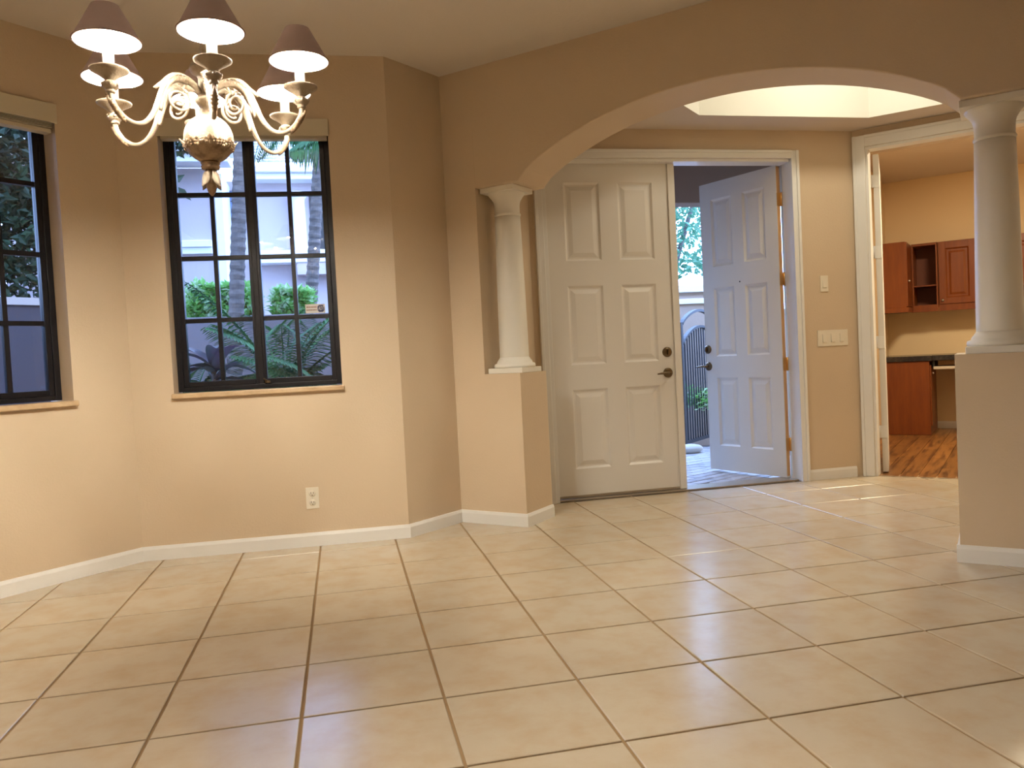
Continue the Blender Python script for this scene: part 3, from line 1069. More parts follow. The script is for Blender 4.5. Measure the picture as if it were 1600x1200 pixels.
for k in range(8):
    a = 2 * PI * k / 8 + .2
    ca, sa = math.cos(a), math.sin(a)
    pts = []
    for t_, w_, off in ((.60, .006, .001), (.565, .008, .003), (.535, .006, .005), (.515, .0015, .009)):
        la = PI * t_
        r_ = (br + off) * math.sin(la) * K
        zc = zz(bc_ + (br + off) * math.cos(la))
        pts.append((r_, zc, w_ * K))
    vs = []
    for r_, zc, w_ in pts:
        for s_ in (-1, 1): vs.append((r_ * ca - s_ * w_ * sa, r_ * sa + s_ * w_ * ca, zc))
    mb.add(vs, [(2 * i, 2 * i + 1, 2 * i + 3, 2 * i + 2) for i in range(3)], True)
o = chp(mb, 'leaf_points', M['antique_dark'])
sm = o.modifiers.new('t', 'SOLIDIFY'); sm.thickness = .003
o['kind'] = 'stuff'
# finial bud
mb = cm()
mb.lathe([(r * K, zz(z)) for r, z in [(.012, -.254), (.014, -.262), (.012, -.285), (.0135, -.300), (.010, -.312), (.003, -.322), (0, -.3235)]], 16, caps=False)
fn = chp(mb, 'finial', M['antique_dark'])
for k in range(4):
    a = 2 * PI * k / 4 + .9
    ca, sa = math.cos(a), math.sin(a)
    mb = cm(); vs = []
    rows_ = [(.012, -.254, .004), (.016, -.266, .011), (.018, -.280, .014), (.022, -.292, .011), (.031, -.302, .002)]
    for r_, z_, w_ in rows_:
        for s_ in (-1, 0, 1):
            rr = (r_ + (.003 if s_ == 0 else 0)) * K
            vs.append((rr * ca - s_ * w_ * K * sa, rr * sa + s_ * w_ * K * ca, zz(z_)))
    mb.add(vs, [(3 * i + j, 3 * i + j + 1, 3 * i + 3 + j + 1, 3 * i + 3 + j) for i in range(4) for j in (0, 1)], True)
    o = chp(mb, 'leaf', M['antique'], fn)
    sm = o.modifiers.new('t', 'SOLIDIFY'); sm.thickness = .002


def spline(ctrl, nper=6):
    out = []
    n = len(ctrl)
    for i in range(n - 1):
        p0 = ctrl[max(i - 1, 0)]; p1 = ctrl[i]; p2 = ctrl[i + 1]; p3 = ctrl[min(i + 2, n - 1)]
        for k in range(nper):
            t = k / nper
            out.append(tuple(.5 * ((2 * p1[d]) + (-p0[d] + p2[d]) * t + (2 * p0[d] - 5 * p1[d] + 4 * p2[d] - p3[d]) * t * t + (-p0[d] + 3 * p1[d] - 3 * p2[d] + p3[d]) * t ** 3) for d in range(len(p1))))
    out.append(tuple(ctrl[-1]))
    return out


RHO = .2529
ctrl = [(.018, -.060), (.032, -.046), (.060, -.036), (.090, -.040), (.113, -.062), (.130, -.098), (.147, -.138), (.170, -.166), (.198, -.176), (.226, -.166), (.245, -.144), (.2525, -.128), (RHO, -.112)]
path = spline(ctrl, 6)
PHI = 3.8769
root_arm = None


def make_arm():
    mb = cm()
    npt = len(path)
    rad = []
    for i, (r_, z_) in enumerate(path):
        t = i / (npt - 1)
        q = .0068 + (.0045 * math.exp(-((t - .22) / .12) ** 2)) - .0012 * math.exp(-((t - .62) / .12) ** 2)
        rad.append(q * K)
    mb.tube([(r_ * K, 0, zz(z_)) for r_, z_ in path], rad, 12)
    # inner scrolls under the hump
    sp = []
    for k in range(34):
        t = k / 33
        a = PI * .60 + t * PI * 3.1
        rr = .031 * (1 - .60 * t)
        sp.append(((.078 + rr * math.cos(-a) * 1.0), -.092 + rr * math.sin(-a) * -1.0))
    sp = [(.058, -.050)] + sp
    mb.tube([(r_ * K, .004 * K * math.sin(i * .3), zz(z_)) for i, (r_, z_) in enumerate(sp)], [.0042 * K * (1 - .35 * i / len(sp)) for i in range(len(sp))], 8)
    arm = chp(mb, 'arm', M['antique'])
    # acanthus leaf over the hump, with a free pointed tip
    rnd = random.Random(12)

    def acanthus(i0, i1, side, w0, tip, parent, name='acanthus_leaf', m_='antique'):
        mb2 = cm(); vs = []
        idx = list(range(i0, i1 + 1))
        for q, i in enumerate(idx):
            t = q / (len(idx) - 1)
            p = Vector((path[i][0], 0, path[i][1])); p2 = Vector((path[min(i + 1, len(path) - 1)][0], 0, path[min(i + 1, len(path) - 1)][1])); p1 = Vector((path[i - 1][0], 0, path[i - 1][1]))
            tg = (p2 - p1).normalized()
            nrm = Vector((-tg.z, 0, tg.x)) * side
            w = w0 * math.sin(PI * min(.12 + .86 * t, 1)) * (1.0 if q % 2 else .62)
            lift = .0105 + (tip * max(0, (t - .75) / .25) ** 1.5)
            for s_ in (-1, -.5, 0, .5, 1):
                c = p + nrm * (lift - abs(s_) ** 2 * .008) + Vector((0, s_ * w, 0))
                vs.append((c.x * K, c.y * K, zz(c.z)))
        mb2.add(vs, [(5 * i + j, 5 * i + j + 1, 5 * i + 6 + j, 5 * i + 5 + j) for i in range(len(idx) - 1) for j in range(4)], True)
        o2 = chp(mb2, name, M[m_], parent)
        s2 = o2.modifiers.new('t', 'SOLIDIFY'); s2.thickness = .0035
        return o2
    acanthus(8, 28, 1, .017, .012, arm)
    acanthus(10, 34, -1, .012, .004, arm)
    acanthus(52, 68, -1, .012, .003, arm, m_='antique_dark')
    X = RHO * K
    # knob, bobeche, sleeve, bulb, shade
    mb = cm()
    mb.lathe([(r_ * K, zz(z_)) for r_, z_ in [(.008, -.118), (.0105, -.116), (.0105, -.112), (.009, -.110), (.014, -.108), (.019, -.102), (.0195, -.097), (.015, -.092), (.010, -.089)]], 20, cx=X)
    for k in range(6):
        a = k * PI / 3
        mb.blob((X + .0175 * K * math.cos(a), .0175 * K * math.sin(a), zz(-.099)), (.005 * K,) * 3, 6, 4)
    chp(mb, 'knob', M['antique'], arm)
    mb = cm()
    mb.lathe([(r_ * K, zz(z_)) for r_, z_ in [(.009, -.091), (.014, -.085), (.026, -.076), (.038, -.069), (.0425, -.066), (.0430, -.0625), (.040, -.062), (.030, -.067), (.014, -.070), (0.0, -.070)]], 32, cx=X, caps=False)
    chp(mb, 'bobeche', M['antique'], arm)
    mb = cm()
    mb.lathe([(.0125 * K, zz(-.069)), (.0125 * K, zz(.004)), (0, zz(.004))], 20, cx=X, caps=False)
    chp(mb, 'candle_sleeve', M['sleeve'], arm)
    mb = cm()
    mb.lathe([(r_ * K, zz(z_)) for r_, z_ in [(.006, .004), (.012, .014), (.0150, .030), (.013, .046), (.006, .060), (0, .068)]], 14, cx=X, caps=False)
    chp(mb, 'bulb', M['bulb'], arm)
    mb = cm()
    rb, rt, hs = .0750 * K, .031 * K, .083 * K
    mb.lathe([(rb, zz(0)), (rt, zz(0) + hs)], 48, cx=X, caps=False, mi=0)
    mb.lathe([(rb - .0035, zz(0) + .0005), (rt - .003, zz(0) + hs - .0005)], 48, cx=X, caps=False, mi=1)
    mb.lathe([(rb - .0035, zz(0) + .0005), (rb, zz(0)), (rb + .0012, zz(.003))], 48, cx=X, caps=False, mi=0)
    mb.lathe([(rt - .003, zz(0) + hs - .0005), (rt, zz(0) + hs)], 48, cx=X, caps=False, mi=0)
    # spider clip holding the shade on the bulb
    chp(mb, 'lamp_shade', [M['shade_out'], M['shade_in']], arm)
    mb = cm()
    for k in range(3):
        a = k * 2 * PI / 3
        mb.tube([(X + .011 * K * math.cos(a), .011 * K * math.sin(a), zz(.045)), (X + (rt - .002) * math.cos(a), (rt - .002) * math.sin(a), zz(0) + hs - .004)], .0012, 6)
    chp(mb, 'shade_clip', M['nickel'], arm)
    return arm


arm0 = make_arm()
arm0.rotation_euler.z = PHI
for k in range(1, 6):
    c = arm0.copy(); COL.objects.link(c)
    c.rotation_euler.z = PHI + k * PI / 3
    for s_ in arm0.children:
        d = s_.copy(); COL.objects.link(d); d.parent = c

# small brass pendant in the foyer, only its edge shows beyond the right column
pp_ = N + UA * 8.03 + NA * 2.4
pen = empty('foyer_pendant', (pp_.x, pp_.y, 5.2))
mb = MB()
mb.lathe([(0, 0), (.10, .02), (.26, .12), (.30, .24), (.26, .34), (.12, .40), (.05, .42)], 28, cx=pp_.x, cy=pp_.y, cz=5.2, caps=False)
mb.build('bowl', M['nickel'], pen)
mb = MB(); mb.tube([(pp_.x, pp_.y, 5.6), (pp_.x, pp_.y, HF)], .02, 8)
mb.lathe([(.12, -.05), (.12, -.002), (0, -.002)], 20, cx=pp_.x, cy=pp_.y, cz=HF, caps=False)
mb.build('rod', M['brass'], pen)
tag(pen, 'metal bowl pendant light just peeking out past the column', 'lamp')

# ------------------------------------------------------------------ outside
mb = MB(); mb.box(-40, 45, 2.3, 60, -.6, -.32)
mb.box(-40, L0.x - .2, -20, 2.3, -.6, -.32)
struct(mb.build('ground', M['mulch']))

# porch slab with pavers
mb = MB(); mb.prism([(6.2, 2.22), (11.45, 2.22), (13.4, 4.15), (13.4, 7.6), (6.2, 7.6)], -.31, -.045)
slab = struct(mb.build('floor_porch', M['paver_joint']))
rnd = random.Random(9)
pm = MB(1)
pm.box(-.1, .1, -.05, .05, -.02, .0)
proto = None
cs, sn = math.cos(.42), math.sin(.42)
cnt = 0
for i in range(-16, 20):
    for j in range(-30, 30):
        lx = (i + (.5 if j % 2 else 0)) * .465; ly = j * .2375
        x = 10.9 + lx * cs - ly * sn; y = 4.0 + lx * sn + ly * cs
        if not (9.0 < x < 12.9 and 2.42 < y < 7.4) or (x - 12.36) - (y - 1.785) > -1.75 or cnt >= 292: continue
        cnt += 1
        if proto is None:
            m2 = MB(); m2.box(-.222, .222, -.109, .109, -.03, .02)
            proto = m2.build('paver', M['paver'], slab, local=True, bevel=.004, seg=1)
            o = proto
        else:
            o = proto.copy(); COL.objects.link(o); o.parent = slab
        o.location = (x * T, y * T, -.016 + rnd.uniform(-.0015, .0015))
        o.rotation_euler.z = .42

# porch ceiling and beam, porch side wall
mb = MB(); mb.prism([(5.6, 2.2), (11.6, 2.2), (15.0, 5.7), (5.6, 5.7)], 6.35, 6.6)
struct(mb.build('ceiling_porch', M['porch']))
mb = MB(); mb.prism([(5.6, 5.2), (14.5, 5.2), (15.0, 5.7), (5.6, 5.7)], 5.50, 6.36)
struct(mb.build('wall_porch_beam', M['porch'], bevel=.01))
mb = MB(); mb.box(5.6, 6.1, 2.2, 5.7, -.3, 6.4)
struct(mb.build('wall_porch_side', M['stucco_tan']))

# garden wall behind the gate with a capped pillar
mb = MB(); mb.box(9.5, 22, 10.6, 11.0, -.4, 3.35); mb.box(9.5, 22, 10.55, 11.05, 3.28, 3.42)
struct(mb.build('wall_garden', M['stucco_tan']))
px_, py_ = 13.18, 10.2
pil = empty('gate_pillar', (px_, py_, -.35))
mb = MB(); mb.box(px_ - .62, px_ + .62, py_ - .4, py_ + .4, -.35, 3.95)
mb.build('pillar_body', M['stucco_tan'], pil)
mb = MB(); mb.box(px_ - .68, px_ + .68, py_ - .46, py_ + .46, 3.62, 3.76)
mb.build('trim_band', M['white_ext'], pil, bevel=.004)
mb = MB(); mb.box(px_ - .74, px_ + .74, py_ - .5, py_ + .5, 3.94, 4.13)
w_ = .74
mb.add([(px_ - w_, py_ - .5, 4.13), (px_ + w_, py_ - .5, 4.13), (px_ + w_, py_ + .5, 4.13), (px_ - w_, py_ + .5, 4.13), (px_, py_, 4.52)], [(0, 1, 4), (1, 2, 4), (2, 3, 4), (3, 0, 4)])
mb.build('pyramid_cap', M['white_ext'], pil, bevel=.003)
tag(pil, 'stucco pillar with white pyramid cap seen through the open front door', 'pillar')

# iron gate
g0 = Vector((11.42, 7.12)); gd = Vector((1, .93)).normalized()
FG = frame2(tuple(g0), gd)
gate = empty('iron_gate', FG(0, 0, 0))
GW = 2.3
def garc(s, zs, rise): return zs + rise * math.sin(PI * min(max(s / GW, 0), 1)) ** .75
mb = MB(); mb.box(-.14, -.03, -.05, .05, -.04, 3.02, fr=FG)
mb.build('gate_post', M['iron'], gate)
mb = MB(); mb.box(GW + .03, GW + .14, -.05, .05, -.04, 3.02, fr=FG)
mb.build('gate_post', M['iron'], gate)
for nm, zs, rise, wv in (('top_arch', 3.00, .34, .05), ('lower_arch', 2.52, .42, .05)):
    mb = MB()
    vs = []
    for i in range(25):
        s = GW * i / 24
        z = garc(s, zs, rise)
        vs += [FG(s, -wv, z - .03), FG(s, wv, z - .03), FG(s, wv, z + .03), FG(s, -wv, z + .03)]
    mb.add(vs, [(4 * i + j, 4 * i + (j + 1) % 4, 4 * i + 4 + (j + 1) % 4, 4 * i + 4 + j) for i in range(24) for j in range(4)] + [(0, 1, 2, 3), (96, 97, 98, 99)])
    mb.build(nm, M['iron'], gate)
mb = MB(); mb.box(0, GW, -.03, .03, .10, .18, fr=FG)
mb.build('bottom_rail', M['iron'], gate)
nb = 15
for i in range(nb + 1):
    s = GW * i / nb
    mb = MB(); mb.box(s - .016, s + .016, -.016, .016, .12, garc(s, 2.52, .42) - .01, fr=FG)
    mb.build('bar', M['iron'], gate)
tag(gate, 'dark iron garden gate with double arched top and vertical bars', 'gate')
mb = MB(); rnd = random.Random(5)
mb.blob((11.18, 6.45, .07), (.34, .2, .12), 14, 8, jit=.05, rnd=rnd)
o = mb.build('rock', M['rock'], origin=(11.18, 6.45, 0)); tag(o, 'pale rounded rock lying at the foot of the gate', 'rock')
mb = MB(); mb.lathe([(0, 0), (.36, 0), (.45, .95), (.48, .97), (.48, 1.05), (.42, 1.05), (.40, .9), (0, .9)], 24, cx=11.45, cy=8.45, cz=-.34, caps=False)
pot = empty('potted_shrub', (11.45, 8.45, -.34))
mb.build('pot', M['terracotta'], pot)
mb = MB(); rnd = random.Random(15)
for i in range(420):
    a = rnd.uniform(0, 2 * PI); e = rnd.uniform(-.2, 1.3); q = rnd.uniform(.3, .75)
    p = (11.95 + q * math.cos(a) * math.cos(e), 8.1 + q * .7 * math.sin(a) * math.cos(e), .90 + q * math.sin(e) * .7)
    mb.leafquad(p, (math.cos(a) + rnd.uniform(-.6, .6), math.sin(a) + rnd.uniform(-.6, .6), rnd.uniform(-.2, .8)), .10, .2)
mb.build('foliage', M['leaf_bright'], pot)
tag(pot, 'leafy green shrub in a dark pot growing behind the iron gate', 'plant')


def leaf_cloud(name, center, radii, n, size, m_, seed, label, cat, trunk=None, kind=None, gap=0):
    rnd = random.Random(seed)
    root = empty(name, (center[0], center[1], -.35))
    mb = MB()
    for i in range(n):
        while True:
            p = [rnd.uniform(-1, 1) for _ in range(3)]
            if sum(c * c for c in p) <= 1: break
        q = [center[k] + p[k] * radii[k] for k in range(3)]
        d = Vector((rnd.uniform(-1, 1), rnd.uniform(-1, 1), rnd.uniform(-1, .6)))
        s_ = size * rnd.uniform(.6, 1.4)
        mb.leafquad(q, d, s_ * .55, s_, up=(rnd.uniform(-1, 1), rnd.uniform(-1, 1), rnd.uniform(0, 1)))
    f = mb.build('foliage', m_, root)
    f['kind'] = 'stuff'
    if trunk:
        mb = MB()
        for (a_, b_, r_) in trunk: mb.tube([a_, lerp2(a_, b_, .5), b_], [r_, r_ * .85, r_ * .65], 8)
        mb.build('trunk', M['bark'], root)
    tag(root, label, cat)
    return root


leaf_cloud('background_tree', (19.0, 26, 9.0), (6, 2.5, 6.0), 6500, .34, M['leaf_tree'], 21, 'tall airy tree against the sky beyond the capped pillar', 'tree',
           trunk=[((19, 26, -.4), (19.3, 26, 8), .35), ((19.1, 26, 4), (17, 26, 9), .15), ((19.2, 26, 5), (21, 26, 10), .15), ((18, 26, 6), (16.4, 26, 8.2), .08)])
leaf_cloud('dark_tree', (-7.4, 12.8, 8.4), (4.7, 2.2, 4.9), 26000, .27, M['leaf_dark'], 22, 'dense dark tree filling the view through the far side window', 'tree',
           trunk=[((-7, 12.8, -.4), (-7.2, 12.8, 7), .4), ((-7.1, 12.8, 4), (-4.6, 12.6, 8), .2), ((-7.1, 12.8, 4), (-9.6, 12.7, 8), .2)])
leaf_cloud('added_shade_tree', (-6.2, 5.0, 9.5), (6.4, 5.6, 1.7), 24000, .42, M['leaf_dark'], 23, 'added tree canopy above the view, put in to shade the side garden wall', 'tree',  # unseen canopy added to block sky light from the side wall
           trunk=[((-9.2, 4.6, -.4), (-8.6, 4.8, 9), .35), ((-8.7, 4.7, 8), (-5, 5.2, 9.8), .15)])
# side garden wall seen through window_1
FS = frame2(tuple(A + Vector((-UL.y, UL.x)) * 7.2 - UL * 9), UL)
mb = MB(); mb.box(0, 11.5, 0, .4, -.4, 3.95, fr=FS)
struct(mb.build('wall_garden_side', M['shade_dark_wall']))
mb = MB(); mb.box(0, 11.5, -.06, .46, 3.95, 4.10, fr=FS)
struct(mb.build('trim_5', M['stucco_tan']))

# planter wall and hedge behind window_2
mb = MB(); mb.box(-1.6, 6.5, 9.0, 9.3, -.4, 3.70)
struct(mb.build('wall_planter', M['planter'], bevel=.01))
mb = MB(); mb.box(-1.6, 6.5, 9.3, 11.3, -.4, 3.45)
struct(mb.build('planter_soil', M['mulch']))


def hedge(name, x0, x1, y0, y1, z0, z1, n, seed, label, m_='leaf_bright'):
    rnd = random.Random(seed)
    root = empty(name, ((x0 + x1) / 2, (y0 + y1) / 2, z0))
    mb = MB()
    for i in range(n):
        x = rnd.uniform(x0, x1); y = rnd.uniform(y0, y1)
        top = z1 - .18 * abs(math.sin(x * 3.1 + seed)) - .25 * (abs((x - x0) / (x1 - x0) - .5) * 2) ** 3
        z = z0 + (top - z0) * rnd.random() ** .8
        mb.leafquad((x, y, z), (rnd.uniform(-1, 1), rnd.uniform(-1, .6), rnd.uniform(-.2, 1)), .12, rnd.uniform(.14, .26))
    f = mb.build('foliage', M[m_], root); f['kind'] = 'stuff'
    mb = MB()
    for i in range(14):
        x = x0 + (x1 - x0) * (i + .5) / 14
        mb.tube([(x, (y0 + y1) / 2, z0 - .1), (x + .05, (y0 + y1) / 2, z0 + .5 * (z1 - z0))], .015, 5)
    mb.build('stems', M['bark'], root)
    tag(root, label, 'hedge')


hedge('garden_hedge', -.15, 1.50, 9.45, 10.3, 3.45, 4.62, 2600, 31, 'bright variegated hedge in the planter, seen in the window left of its centre post')
hedge('garden_hedge', 1.85, 2.80, 9.6, 10.4, 3.45, 4.50, 1700, 32, 'bright variegated hedge in the planter, seen in the window right of its centre post')

# neighbour house
nh = empty('neighbour_house', (0, 18, -.3))
mb = MB(); mb.box(-7, -.50, 18, 24, -.4, 9.30)
mb.build('front_wall', M['stucco'], nh)
mb = MB(); mb.box(-.50, 7, 20, 24, -.4, 9.30)
mb.build('rear_wall', M['stucco'], nh)
mb = MB(); mb.box(-7, -.62, 17.85, 18, 6.40, 6.62); mb.box(-7, -.62, 17.78, 18, 6.62, 6.86)
mb.build('string_course', M['white_ext'], nh, bevel=.01)
mb = MB(); mb.box(-.50, -.20, 17.9, 20, -.4, 9.10)
mb.build('corner_pilaster', M['white_ext'], nh)
mb = MB(); mb.box(-7.3, .15, 17.1, 18.0, 9.30, 9.62); mb.box(-7.3, .35, 16.9, 18.0, 9.62, 9.95)
mb.build('eave', M['white_ext'], nh, bevel=.01)
mb = MB(); mb.box(.15, 7, 19.3, 20.0, 9.22, 9.45); mb.box(.15, 7, 19.1, 20.0, 9.45, 9.68)
mb.build('eave', M['white_ext'], nh, bevel=.01)
mb = MB(); mb.box(.5, 7, 19.3, 20, 6.22, 6.50); mb.box(.5, 7, 19.2, 20, 6.50, 6.66)
mb.build('balcony_ledge', M['white_ext'], nh, bevel=.01)
mb = MB(); mb.box(2.05, 7, 19.35, 20, 5.78, 6.22)
mb.build('balcony_soffit', M['stucco'], nh)
mb = MB()
mb.lathe([(.34, 0), (.34, .12), (.26, .2), (.24, 1.8), (.26, 1.9), (.36, 2.02), (.36, 2.12)], 24, cx=2.2, cy=19.6, cz=6.66)
mb.build('balcony_column', M['white_ext'], nh)
mb = MB(); mb.box(2.6, 4.6, 19.95, 20.02, 6.7, 8.9)
mb.build('balcony_opening', M['slot'], nh)
mb = MB(); mb.box(-.40, .28, 19.93, 19.99, 7.40, 8.95)
wd = mb.build('window', M['bronze'], nh)
for i in range(2):
    for j in range(4):
        mb = MB(); mb.box(-.36 + i * .32, -.08 + i * .32, 19.91, 19.935, 7.44 + j * .38, 7.78 + j * .38)
        mb.build('pane', mat('far_pane', (.12, .18, .30), .15) if (i, j) == (0, 0) else bpy.data.materials['far_pane'], wd)
# roofs of clay barrel tiles
mb = MB()
def roof(mb, x0, x1, y0, z0, y1, z1, pitch=.23, rowlen=.32):
    nrow = int(math.hypot(y1 - y0, z1 - z0) / rowlen); nx = int((x1 - x0) / pitch)
    for r_ in range(nrow):
        ta, tb = r_ / nrow, (r_ + 1.12) / nrow
        ya, yb = y0 + (y1 - y0) * ta, y0 + (y1 - y0) * tb
        za, zb = z0 + (z1 - z0) * ta + .07, z0 + (z1 - z0) * tb
        for k in range(nx):
            cx = x0 + (k + .5) * pitch
            vs = []
            for (y, z) in ((ya, za), (yb, zb)):
                for a in range(5):
                    w_ = PI * a / 4
                    vs.append((cx - math.cos(w_) * pitch * .5, y, z + math.sin(w_) * .09))
            mb.add(vs, [(j, j + 1, 6 + j, 5 + j) for j in range(4)] + [(0, 1, 2, 3, 4)])
roof(mb, .3, 7.0, 19.1, 9.70, 23.0, 12.2)
o = mb.build('roof_tiles', M['rooftile'], nh); o['kind'] = 'stuff'
mb = MB(); roof(mb, -7.2, .1, 16.95, 9.98, 20.5, 11.6)
o = mb.build('roof_tiles', M['rooftile'], nh); o['kind'] = 'stuff'
tag(nh, 'pale stucco neighbouring house with white trim and grey tiled roof', 'house')


# palms
def frond(mb, p0, d0, L, droop, nl, ll, lw, seed, hang=.5, mi=0):
    rnd = random.Random(seed)
    p = Vector(p0); d = Vector(d0).normalized()
    pts = [p.copy()]; N_ = 14
    for i in range(N_):
        p = p + d * (L / N_)
        d = (d + Vector((0, 0, -droop / N_))).normalized()
        pts.append(p.copy())
    mb.tube(pts, [.022 * (1 - .75 * i / N_) for i in range(N_ + 1)], 5, mi=mi)
    for i in range(nl):
        t = .14 + .86 * i / nl
        f = t * N_; k = min(int(f), N_ - 1)
        q = pts[k].lerp(pts[k + 1], f - k)
        tg = (pts[k + 1] - pts[k]).normalized()
        s_ = tg.cross(Vector((0, 0, 1)))
        if s_.length < .1: s_ = Vector((1, 0, 0))
        s_.normalize()
        l_ = ll * math.sin(PI * (.16 + .80 * t)) * rnd.uniform(.88, 1.1)
        for sd in (-1, 1):
            dd_ = (s_ * sd * .85 + tg * .62 + Vector((0, 0, .10 - hang * .6))).normalized()
            mb.leafquad(q, dd_, lw, l_ * .55, fold=.15)
            q2 = q + dd_ * l_ * .35
            d3 = (dd_ + Vector((0, 0, -hang))).normalized()
            mb.leafquad(q2, d3, lw * .9, l_ * .65, fold=.15)


def palm_plant(name, base, crown_z, nf, L, seed, label, spread=.7, m_='leaf', aim=None, ll=.55, droop=1.1, group=None, lw=.085):
    rnd = random.Random(seed)
    root = empty(name, base)
    for i in range(nf):
        a = 2 * PI * i / nf + rnd.uniform(-.3, .3)
        if aim is not None: a = aim[i % len(aim)]
        e = rnd.uniform(.5, 1.25)
        d = (math.cos(a) * spread, math.sin(a) * spread, e)
        mb = MB()
        frond(mb, (base[0] + .06 * math.cos(a), base[1] + .06 * math.sin(a), crown_z + rnd.uniform(-.1, .1)), d, L * rnd.uniform(.8, 1.15), droop * rnd.uniform(.8, 1.2), 26, ll, lw, seed * 31 + i)
        mb.build('frond', M[m_], root)
    mb = MB()
    for i in range(3):
        a = i * 2.1
        mb.tube([(base[0] + .12 * math.cos(a), base[1] + .12 * math.sin(a), base[2]), (base[0] + .04 * math.cos(a), base[1] + .04 * math.sin(a), crown_z + .1)], [.05, .035], 8)
    mb.build('stem', M['leaf'], root)
    tag(root, label, 'palm', group)
    return root


palm_plant('areca_palm', (2.35, 5.0, -.35), 2.0, 11, 2.4, 41, 'feathery palm whose tallest frond rises right of the window centre post', spread=.55, ll=.62)
palm_plant('areca_palm', (3.15, 3.7, -.35), 1.7, 11, 1.7, 42, 'low feathery palm at the foot of the window under the sticker', spread=.8, ll=.5)
palm_plant('areca_palm', (.75, 4.6, -.35), 1.8, 12, 1.6, 43, 'low feathery palm in the corner panes at the bottom of the window', spread=.85, ll=.5)
palm_plant('areca_palm', (1.75, 5.9, -.35), 1.7, 11, 1.8, 44, 'feathery palm fanning beside the purple leaved plant', spread=.8, ll=.5, m_='leaf')
# broad-leaved ti plant
ti = empty('ti_plant', (1.28, 3.7, -.35))
rnd = random.Random(50)
for i in range(13):
    a = 2 * PI * i / 13 + rnd.uniform(-.2, .2); e = rnd.uniform(.1, 1.3)
    p = Vector((1.28, 3.7, 2.45 + rnd.uniform(-.25, .1))); d = Vector((math.cos(a), math.sin(a) * .8, e)).normalized()
    L_ = rnd.uniform(.75, 1.05); mb = MB(); vs = []
    for k in range(9):
        t = k / 8
        w = .12 * math.sin(PI * min(1, .10 + .88 * t)) + .012
        s_ = d.cross(Vector((0, 0, 1))).normalized()
        nn_ = s_.cross(d)
        for q in (-1, 0, 1): vs.append(p + s_ * q * w + nn_ * abs(q) * w * .35)
        p = p + d * L_ / 8; d = (d + Vector((0, 0, -.17))).normalized()
    mb.add(vs, [(3 * k + j, 3 * k + j + 1, 3 * k + 4 + j, 3 * k + 3 + j) for k in range(8) for j in (0, 1)], True)
    mb.build('leaf', M['leaf_purple'], ti)
mb = MB(); mb.tube([(1.28, 3.7, -.35), (1.26, 3.7, 1.2), (1.28, 3.7, 2.5)], [.05, .045, .04], 8)
mb.build('stem', M['bark'], ti)
tag(ti, 'broad leaved purple plant just outside the lower window panes', 'plant')


def palm_tree(base, top, r, seed, label, crown=8):
    root = empty('palm_tree', base)
    mb = MB(); n_ = 46; pts = []; rad = []
    for i in range(n_ * 2 + 1):
        t = i / (n_ * 2)
        pts.append(lerp2(base, top, t)); rad.append(r * (1.12 - .2 * t) * (1.06 if i % 2 else .94))
    mb.tube(pts, rad, 16, smooth=False)
    mb.build('trunk', M['bark'], root)
    rnd = random.Random(seed)
    for i in range(crown):
        a = 2 * PI * i / crown + rnd.uniform(-.2, .2)
        mb = MB(); frond(mb, top, (math.cos(a), math.sin(a), rnd.uniform(.2, .9)), 3.6, 1.9, 34, .95, .07, seed * 17 + i, hang=1.1)
        mb.build('frond', M['leaf'], root)
    tag(root, label, 'palm tree')
    return root


palm_tree((.85, 8.0, -.35), (1.66, 8.0, 9.2), .16, 61, 'ringed palm trunk in the window left of its centre post')
palm_tree((2.2, 12.0, -.35), (3.30, 12.0, 9.6), .165, 62, 'ringed palm trunk in the window right of its centre post')
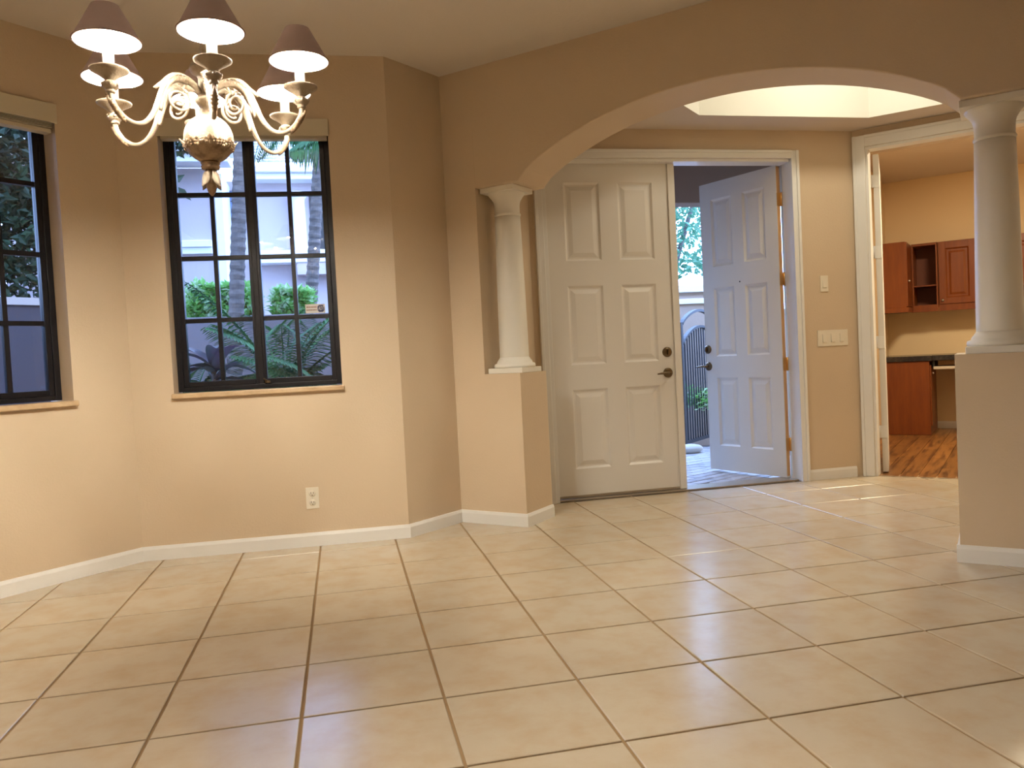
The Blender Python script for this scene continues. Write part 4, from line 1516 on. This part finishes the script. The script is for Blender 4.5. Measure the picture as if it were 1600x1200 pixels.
# hanging fronds of a nearer palm, its trunk out of view to the right
hp = empty('leaning_palm', (4.6, 5.4, -.35))
mb = MB(); mb.tube([(4.7, 5.4, -.35), (4.65, 5.4, 3.5), (4.5, 5.4, 7.2)], [.16, .14, .12], 12)
mb.build('trunk', M['bark'], hp)
for i, (d, L_) in enumerate([((-1, -.05, .15), 2.0), ((-.9, .3, .45), 2.2), ((-.5, -.6, .5), 2.0), ((.9, 0, .5), 2.2), ((0, 1, .6), 2.2)]):
    mb = MB(); frond(mb, (4.5, 5.4, 7.15), d, L_, 1.0, 30, 1.0, .075, 70 + i, hang=1.6)
    mb.build('frond', M['leaf'], hp)
tag(hp, 'palm whose drooping fronds hang into the upper right window panes', 'palm tree')
# twig with a few broad leaves in the upper left pane
tw = empty('slender_tree', (-.9, 3.35, -.35))
mb = MB(); mb.tube([(-.4, 3.3, 6.3), (.35, 3.2, 5.95), (.8, 3.1, 5.55), (1.0, 3.1, 5.42)], [.02, .015, .01, .006], 6)
mb.build('twig', M['bark'], tw)
mb = MB(); mb.tube([(-.9, 3.35, -.35), (-.85, 3.3, 3.5), (-.4, 3.3, 6.3)], [.07, .05, .02], 8)
mb.build('trunk', M['bark'], tw)
rnd = random.Random(80)
for (p, d, L_) in [((.95, 3.1, 5.45), (.35, 0, -.35), .34), ((.80, 3.1, 5.52), (.12, 0, -.5), .34), ((.62, 3.14, 5.7), (-.05, 0, -.5), .3), ((.5, 3.2, 5.82), (.5, 0, .25), .3), ((.3, 3.2, 5.95), (.2, .1, .5), .35), ((.9, 3.1, 5.5), (.5, 0, .3), .25)]:
    mb = MB(); mb.leafquad(p, d, .13, L_, fold=.1, up=(0, -1, 0))
    mb.build('leaf', M['leaf_dark'], tw)
tag(tw, 'slender tree reaching a twig of broad leaves into the top corner pane', 'tree')
leaf_cloud('overhanging_tree', (-.6, 14.0, 9.9), (1.6, .8, 1.1), 1700, .3, M['leaf_dark'], 24, 'dark foliage hanging over the neighbouring house at the top of the window', 'tree',
           trunk=[((-3.2, 14, -.4), (-3.0, 14, 9), .25), ((-3.0, 14, 9), (-.6, 14, 12), .15)])

for o in bpy.data.objects:
    if '_org' in o: del o['_org']
